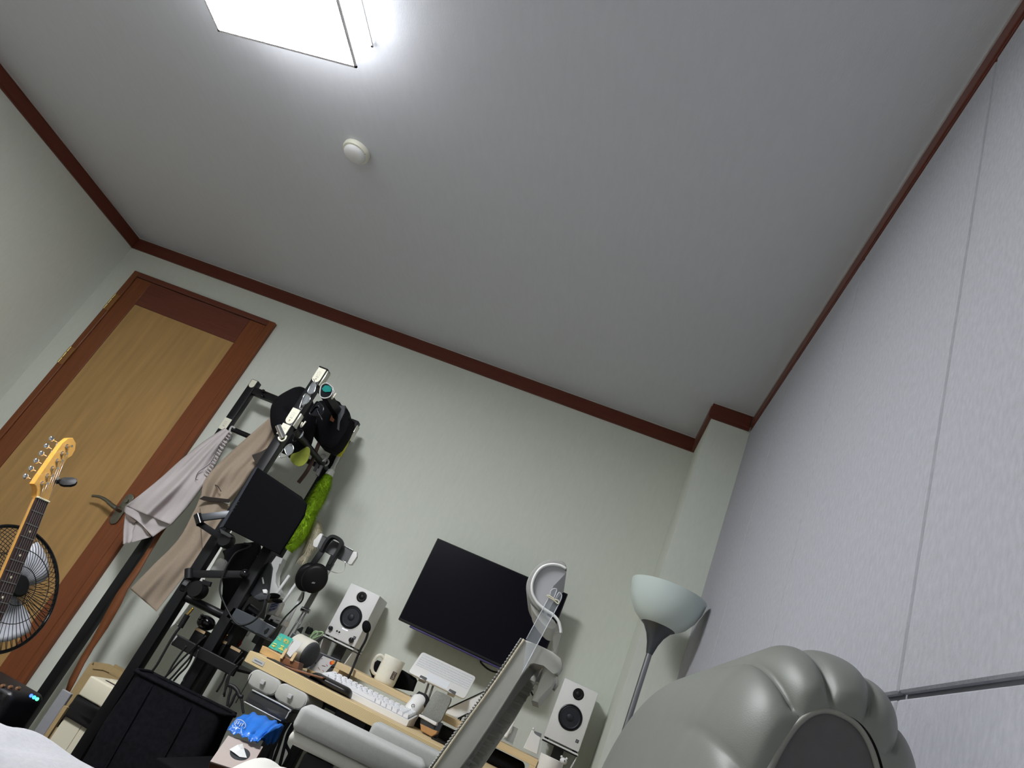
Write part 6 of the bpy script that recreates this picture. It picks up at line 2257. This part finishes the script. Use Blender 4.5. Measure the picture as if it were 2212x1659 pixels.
# clip-on tuner
t = thing('clip_tuner', 'small black oval clip tuner on the guitar headstock', 'tuner', GM @ Vector((.02, .06, 0)))
c4 = crop(0, 920, 6.506)
yt = GM @ Vector((.026, .075, .01))
a, b = Y(*c4(800, 790), yt.y), Y(*c4(1060, 790), yt.y + .02)
bm = NB()
d = (b - a)
ym_ = (a + b) / 2
u = d.normalized()
w_ = Vector((.35, -.75, .55)); w_ = (w_ - u * w_.dot(u)).normalized()
v = w_.cross(u)
prism(bm, rrect(d.length * 1.0, .026, .0125, 6), -.005, .005, frame(ym_ + u * .004, u, v, w_), .002)
obj('face', bm, K['black'], t, smooth=40)
bm = NB()
tube(bm, [a + u * .006, a - u * .004, GM @ Vector((.0215, .058, .004)), GM @ Vector((.0215, .056, -.020))], .0048, 8)
obj('clip', bm, K['black'], t, smooth=True)

# ================================================================== FAN behind the guitar
fcx = Vector((-1.790, 2.2, .571))
az, ti = 1.345, .46
fn = Vector((math.sin(az) * math.cos(ti), -math.cos(az) * math.cos(ti), math.sin(ti)))
fu = Vector((0, 0, 1)).cross(fn).normalized()
fv = fn.cross(fu)
FMx = frame(fcx, fu, fv, fn)
FR = .200
f = thing('pedestal_fan', 'black wire guard fan with white blades tilted up behind the guitar neck', 'fan', (-1.95, 2.22, 0))
bm = NB()
tube(bm, [FMx @ Vector((FR * math.cos(a), FR * math.sin(a), 0)) for a in [2 * math.pi * q / 48 for q in range(48)]], .0062, 8, closed=True, k=2)
obj('guard_ring', bm, K['black_gloss'], f, smooth=True)
def guard(zsgn, dep, hub, nw, twist, name):
    bm = NB()
    for k in range(nw):
        a0 = 2 * math.pi * k / nw
        P = []
        for i in range(9):
            s = i / 8
            r = hub + (FR - hub) * s
            z = dep * (1 - s ** 3.2) * zsgn
            a = a0 + twist * s * s
            P.append(FMx @ Vector((r * math.cos(a), r * math.sin(a), z)))
        tube(bm, P, .00105, 4, smooth=False)
    for r in (.062, .118):
        s = (r - hub) / (FR - hub)
        z = dep * (1 - s ** 3.2) * zsgn
        tube(bm, [FMx @ Vector((r * math.cos(a), r * math.sin(a), z + .001 * zsgn)) for a in [2 * math.pi * q / 36 for q in range(36)]], .0014, 5, closed=True, k=1)
    o = obj(name, bm, K['black'], f, smooth=True)
    o['kind'] = 'stuff'
guard(1, .055, .030, 64, .35, 'front_guard')
guard(-1, .045, .030, 64, -.35, 'rear_guard')
bm = NB()
lathe(bm, [(0, .050), (.033, .052), (.035, .058), (.030, .063), (0, .065)], FMx, 32)
obj('guard_badge', bm, K['black'], f, smooth=40)
K['blade'] = mat('white_blade', (226, 228, 236), .35, spec=.4)
for k in range(3):
    bm = NB()
    a0 = 2 * math.pi * k / 3 + .95
    G = []
    for i in range(9):
        s = i / 8
        r = .028 + .142 * s
        half = (.30 + .28 * math.sin(math.pi * min(1, s * .75 + .1)))
        G.append([FMx @ Vector((r * math.cos(a0 + half * w), r * math.sin(a0 + half * w), .010 + .018 * w * (1 - .3 * s))) for w in (-1, -.5, 0, .5, 1)])
    surf(bm, G)
    obj('blade', bm, K['blade'], f, smooth=True, solid=.002)
bm = NB()
lathe(bm, [(0, -.01), (.028, -.01), (.030, .020), (.022, .034), (0, .037)], FMx, 28)
obj('hub', bm, K['black'], f, smooth=50)
bm = NB()
lathe(bm, [(0, -.15), (.03, -.15), (.055, -.13), (.062, -.06), (.045, -.046), (0, -.046)], FMx, 28)
obj('motor_housing', bm, K['black'], f, smooth=50)
pb = fcx - fn * .11
bm = NB()
tube(bm, [pb, Vector((pb.x - .02, pb.y, pb.z - .07)), Vector((pb.x - .02, pb.y, .03))], .014, 12, k=4)
obj('pole', bm, K['black'], f, smooth=True)
bm = NB()
lathe(bm, [(0, 0), (.15, 0), (.15, .012), (.13, .022), (.03, .032), (0, .032)], Matrix.Translation((pb.x - .02, pb.y, 0)), 40)
obj('base', bm, K['black'], f, smooth=40)

# ================================================================== AMPLIFIER
t = thing('guitar_amplifier', 'black guitar amplifier with gold knobs and a glowing blue green light', 'amplifier', (-1.47, 1.93, 0))
ax1, ay0, ay1, azt = -1.295, 1.86, 2.00, .418
bm = NB()
bx(bm, (ax1 - .36, ay0, .02), (ax1, ay1, azt), bev=.022, seg=4)
obj('cabinet', bm, mat('amp_tolex', (20, 19, 23), .35, bump=.2, bscale=600), t, smooth=40)
bm = NB()
bx(bm, (ax1 - .34, ay0 - .004, .04), (ax1 - .02, ay0 - .0003, azt - .075), bev=.003)
obj('grille_cloth', bm, K['black_fabric'], t)
bm = NB()
bx(bm, (ax1 - .34, ay0 - .006, azt - .062), (ax1 - .02, ay0 - .0003, azt - .026), bev=.002)
pn = obj('control_panel', bm, K['black_gloss'], t)
for k in range(5):
    bm = NB()
    x = ax1 - .095 - .036 * k
    kp = Y(41 - 16.5 * k, 1487.5 - 2.6 * k, ay0 - .006)
    lathe(bm, [(0, .0003), (.0055, .0003), (.0052, .005), (.004, .009), (0, .010)], frame(kp, (1, 0, 0), (0, 0, 1), (0, -1, 0)), 18)
    obj('knob', bm, mat('rose_gold', (196, 150, 120), .25, .9) if k == 0 else bpy.data.materials['rose_gold'], t, smooth=40)
p = Y(*crop(0, 1250, 4.055)(300, 1040), ay0 - .008)
for (du, c, s) in ((-.010, (40, 70, 255), 9), (.0, (40, 190, 255), 7), (.010, (60, 235, 120), 7)):
    bm = NB()
    ball(bm, (p.x + du, ay0 - .0085, p.z), .0042, u=10, v=8)
    obj('light', bm, emission('amp_led_%d' % c[1], c, s), pn, smooth=True)
for x in (ax1 - .33, ax1 - .03):
    for y in (ay0 + .03, ay1 - .03):
        bm = NB()
        cyl(bm, (x, y, 0), (x, y, .0205), .014)
        obj('foot', bm, K['rubber'], t)
bm = NB()
tube(bm, [(ax1 - .30, (ay0 + ay1) / 2, azt + .001), (ax1 - .28, (ay0 + ay1) / 2, azt + .022), (ax1 - .22, (ay0 + ay1) / 2, azt + .024), (ax1 - .20, (ay0 + ay1) / 2, azt + .001)], .007, 8)
obj('handle', bm, K['rubber'], t, smooth=True)

# ================================================================== BIN, BAG, BOXES by the rack foot
f5 = crop(0, 1250, 4.055)
yb = 2.45
def fy(a, b, y=yb):
    return Y(*f5(a, b), y)
bl, br, tl_ = fy(680, 1015), fy(945, 1165), fy(800, 850)
bx0, bx1 = bl.x, fy(1065, 1000).x
zb0, zb1 = (bl.z + br.z) / 2, tl_.z
t = thing('waste_bin', 'cream waste bin with a black liner and slotted cream lid', 'bin', ((bx0 + bx1) / 2, yb + .09, 0))
bm = NB()
bx(bm, (bx0, yb, zb0), (bx1, yb + .17, zb1), bev=.006, seg=3)
ld_ = obj('lid', bm, K['cream'], t, smooth=40)
bm = NB()
prism(bm, rrect((bx1 - bx0) * .72, .016, .0075, 5), .0003, .001, frame(((bx0 + bx1) / 2 + .012, yb + .05, zb1), (1, 0, 0), (0, 1, 0), (0, 0, 1)))
obj('slot', bm, K['black'], ld_)
bm = NB()
prism(bm, rrect((bx1 - bx0) * .8, .030, .012, 5), .0003, .006, frame(((bx0 + bx1) / 2 + .012, yb + .085, zb1), (1, 0, 0), (0, 1, 0), (0, 0, 1)), .002)
obj('grip_ridge', bm, K['cream'], ld_, smooth=40)
bm = NB()
xm = bx0 + (bx1 - bx0) * .55
bx(bm, (bx0 + .003, yb + .004, 0), (xm - .0006, yb + .168, zb0 - .03), bev=.002)
bx(bm, (xm + .0006, yb + .004, 0), (bx1 - .003, yb + .168, zb0 - .03), bev=.002)
obj('body', bm, K['cream'], t)
bm = NB()
G = []
rnd = random.Random(2)
cxm, cym = (bx0 + bx1) / 2, yb + .085
prof = rrect(bx1 - bx0 + .006, .178, .012, 5)
for i in range(8):
    v = i / 7
    row = []
    for j, (x, y) in enumerate(prof):
        drop = .058 + .022 * abs(math.sin(j * .9)) + (.028 if 11 <= j <= 14 else 0)
        wob = rnd.uniform(-1, 1) * .0016 + .0035 * math.sin(v * math.pi)
        row.append(Vector((cxm + x * (1 + wob * 6), cym + y * (1 + wob * 6), zb0 - .0004 - drop * v)))
    G.append(row)
surf(bm, G, False, True)
obj('liner', bm, mat('bin_liner', (20, 20, 22), .22, spec=.6), t, smooth=True, solid=.0012)
# kraft carton behind the bin
ky = 2.70
ka, kb_, kc = fy(825, 728, ky), fy(1135, 862, ky), fy(690, 925, ky)
t = thing('kraft_carton', 'open brown kraft carton behind the cream bin', 'carton', ((ka.x + kb_.x) / 2, ky + .1, 0))
bm = NB()
K['kraft'] = mat('kraft_card', (170, 146, 104), .8, var=.06, vscale=40)
bx(bm, (ka.x - .012, ky, 0), (kb_.x + .01, ky + .006, ka.z - .012))
obj('front_wall', bm, K['kraft'], t)
bm = NB()
bx(bm, (ka.x - .012, ky + .0065, 0), (ka.x - .006, ky + .15, ka.z - .006))
obj('side_wall', bm, K['kraft'], t)
bm = NB()
bx(bm, (ka.x - .0055, ky + .144, 0), (kb_.x + .01, ky + .15, ka.z + .004))
obj('rear_wall', bm, K['kraft'], t)
bm = NB()
bx(bm, (ka.x - .0055, ky + .0065, .0), (kb_.x + .01, ky + .1435, .006))
obj('bottom', bm, K['kraft'], t)
bm = NB()
slab(bm, [fy(a, b, ky - .004) for a, b in ((825, 728), (960, 748), (1140, 862), (1100, 880), (905, 800), (815, 790))], (0, .004, 0))
obj('torn_flap', bm, K['kraft'], t)
# grey board with a kraft edge standing left of the bin
gy = 2.22
q = [fy(a, b, gy) for a, b in ((545, 965), (625, 1008), (372, 1425), (282, 1410))]
bot = Vector((q[3].x - .0, gy, 0))
t = thing('grey_board', 'upright grey board with a kraft edge left of the bin', 'board', (q[3].x, gy, 0))
bm = NB()
bx(bm, (q[0].x, gy, 0), (q[1].x, gy + .012, (q[0].z + q[1].z) / 2), bev=.002)
obj('board', bm, mat('grey_laminate', (146, 146, 150), .5, var=.04, vscale=60), t)
bm = NB()
bx(bm, (q[1].x + .0003, gy + .001, 0), (q[1].x + .014, gy + .011, q[1].z - .035))
obj('kraft_edge', bm, K['kraft'], t)
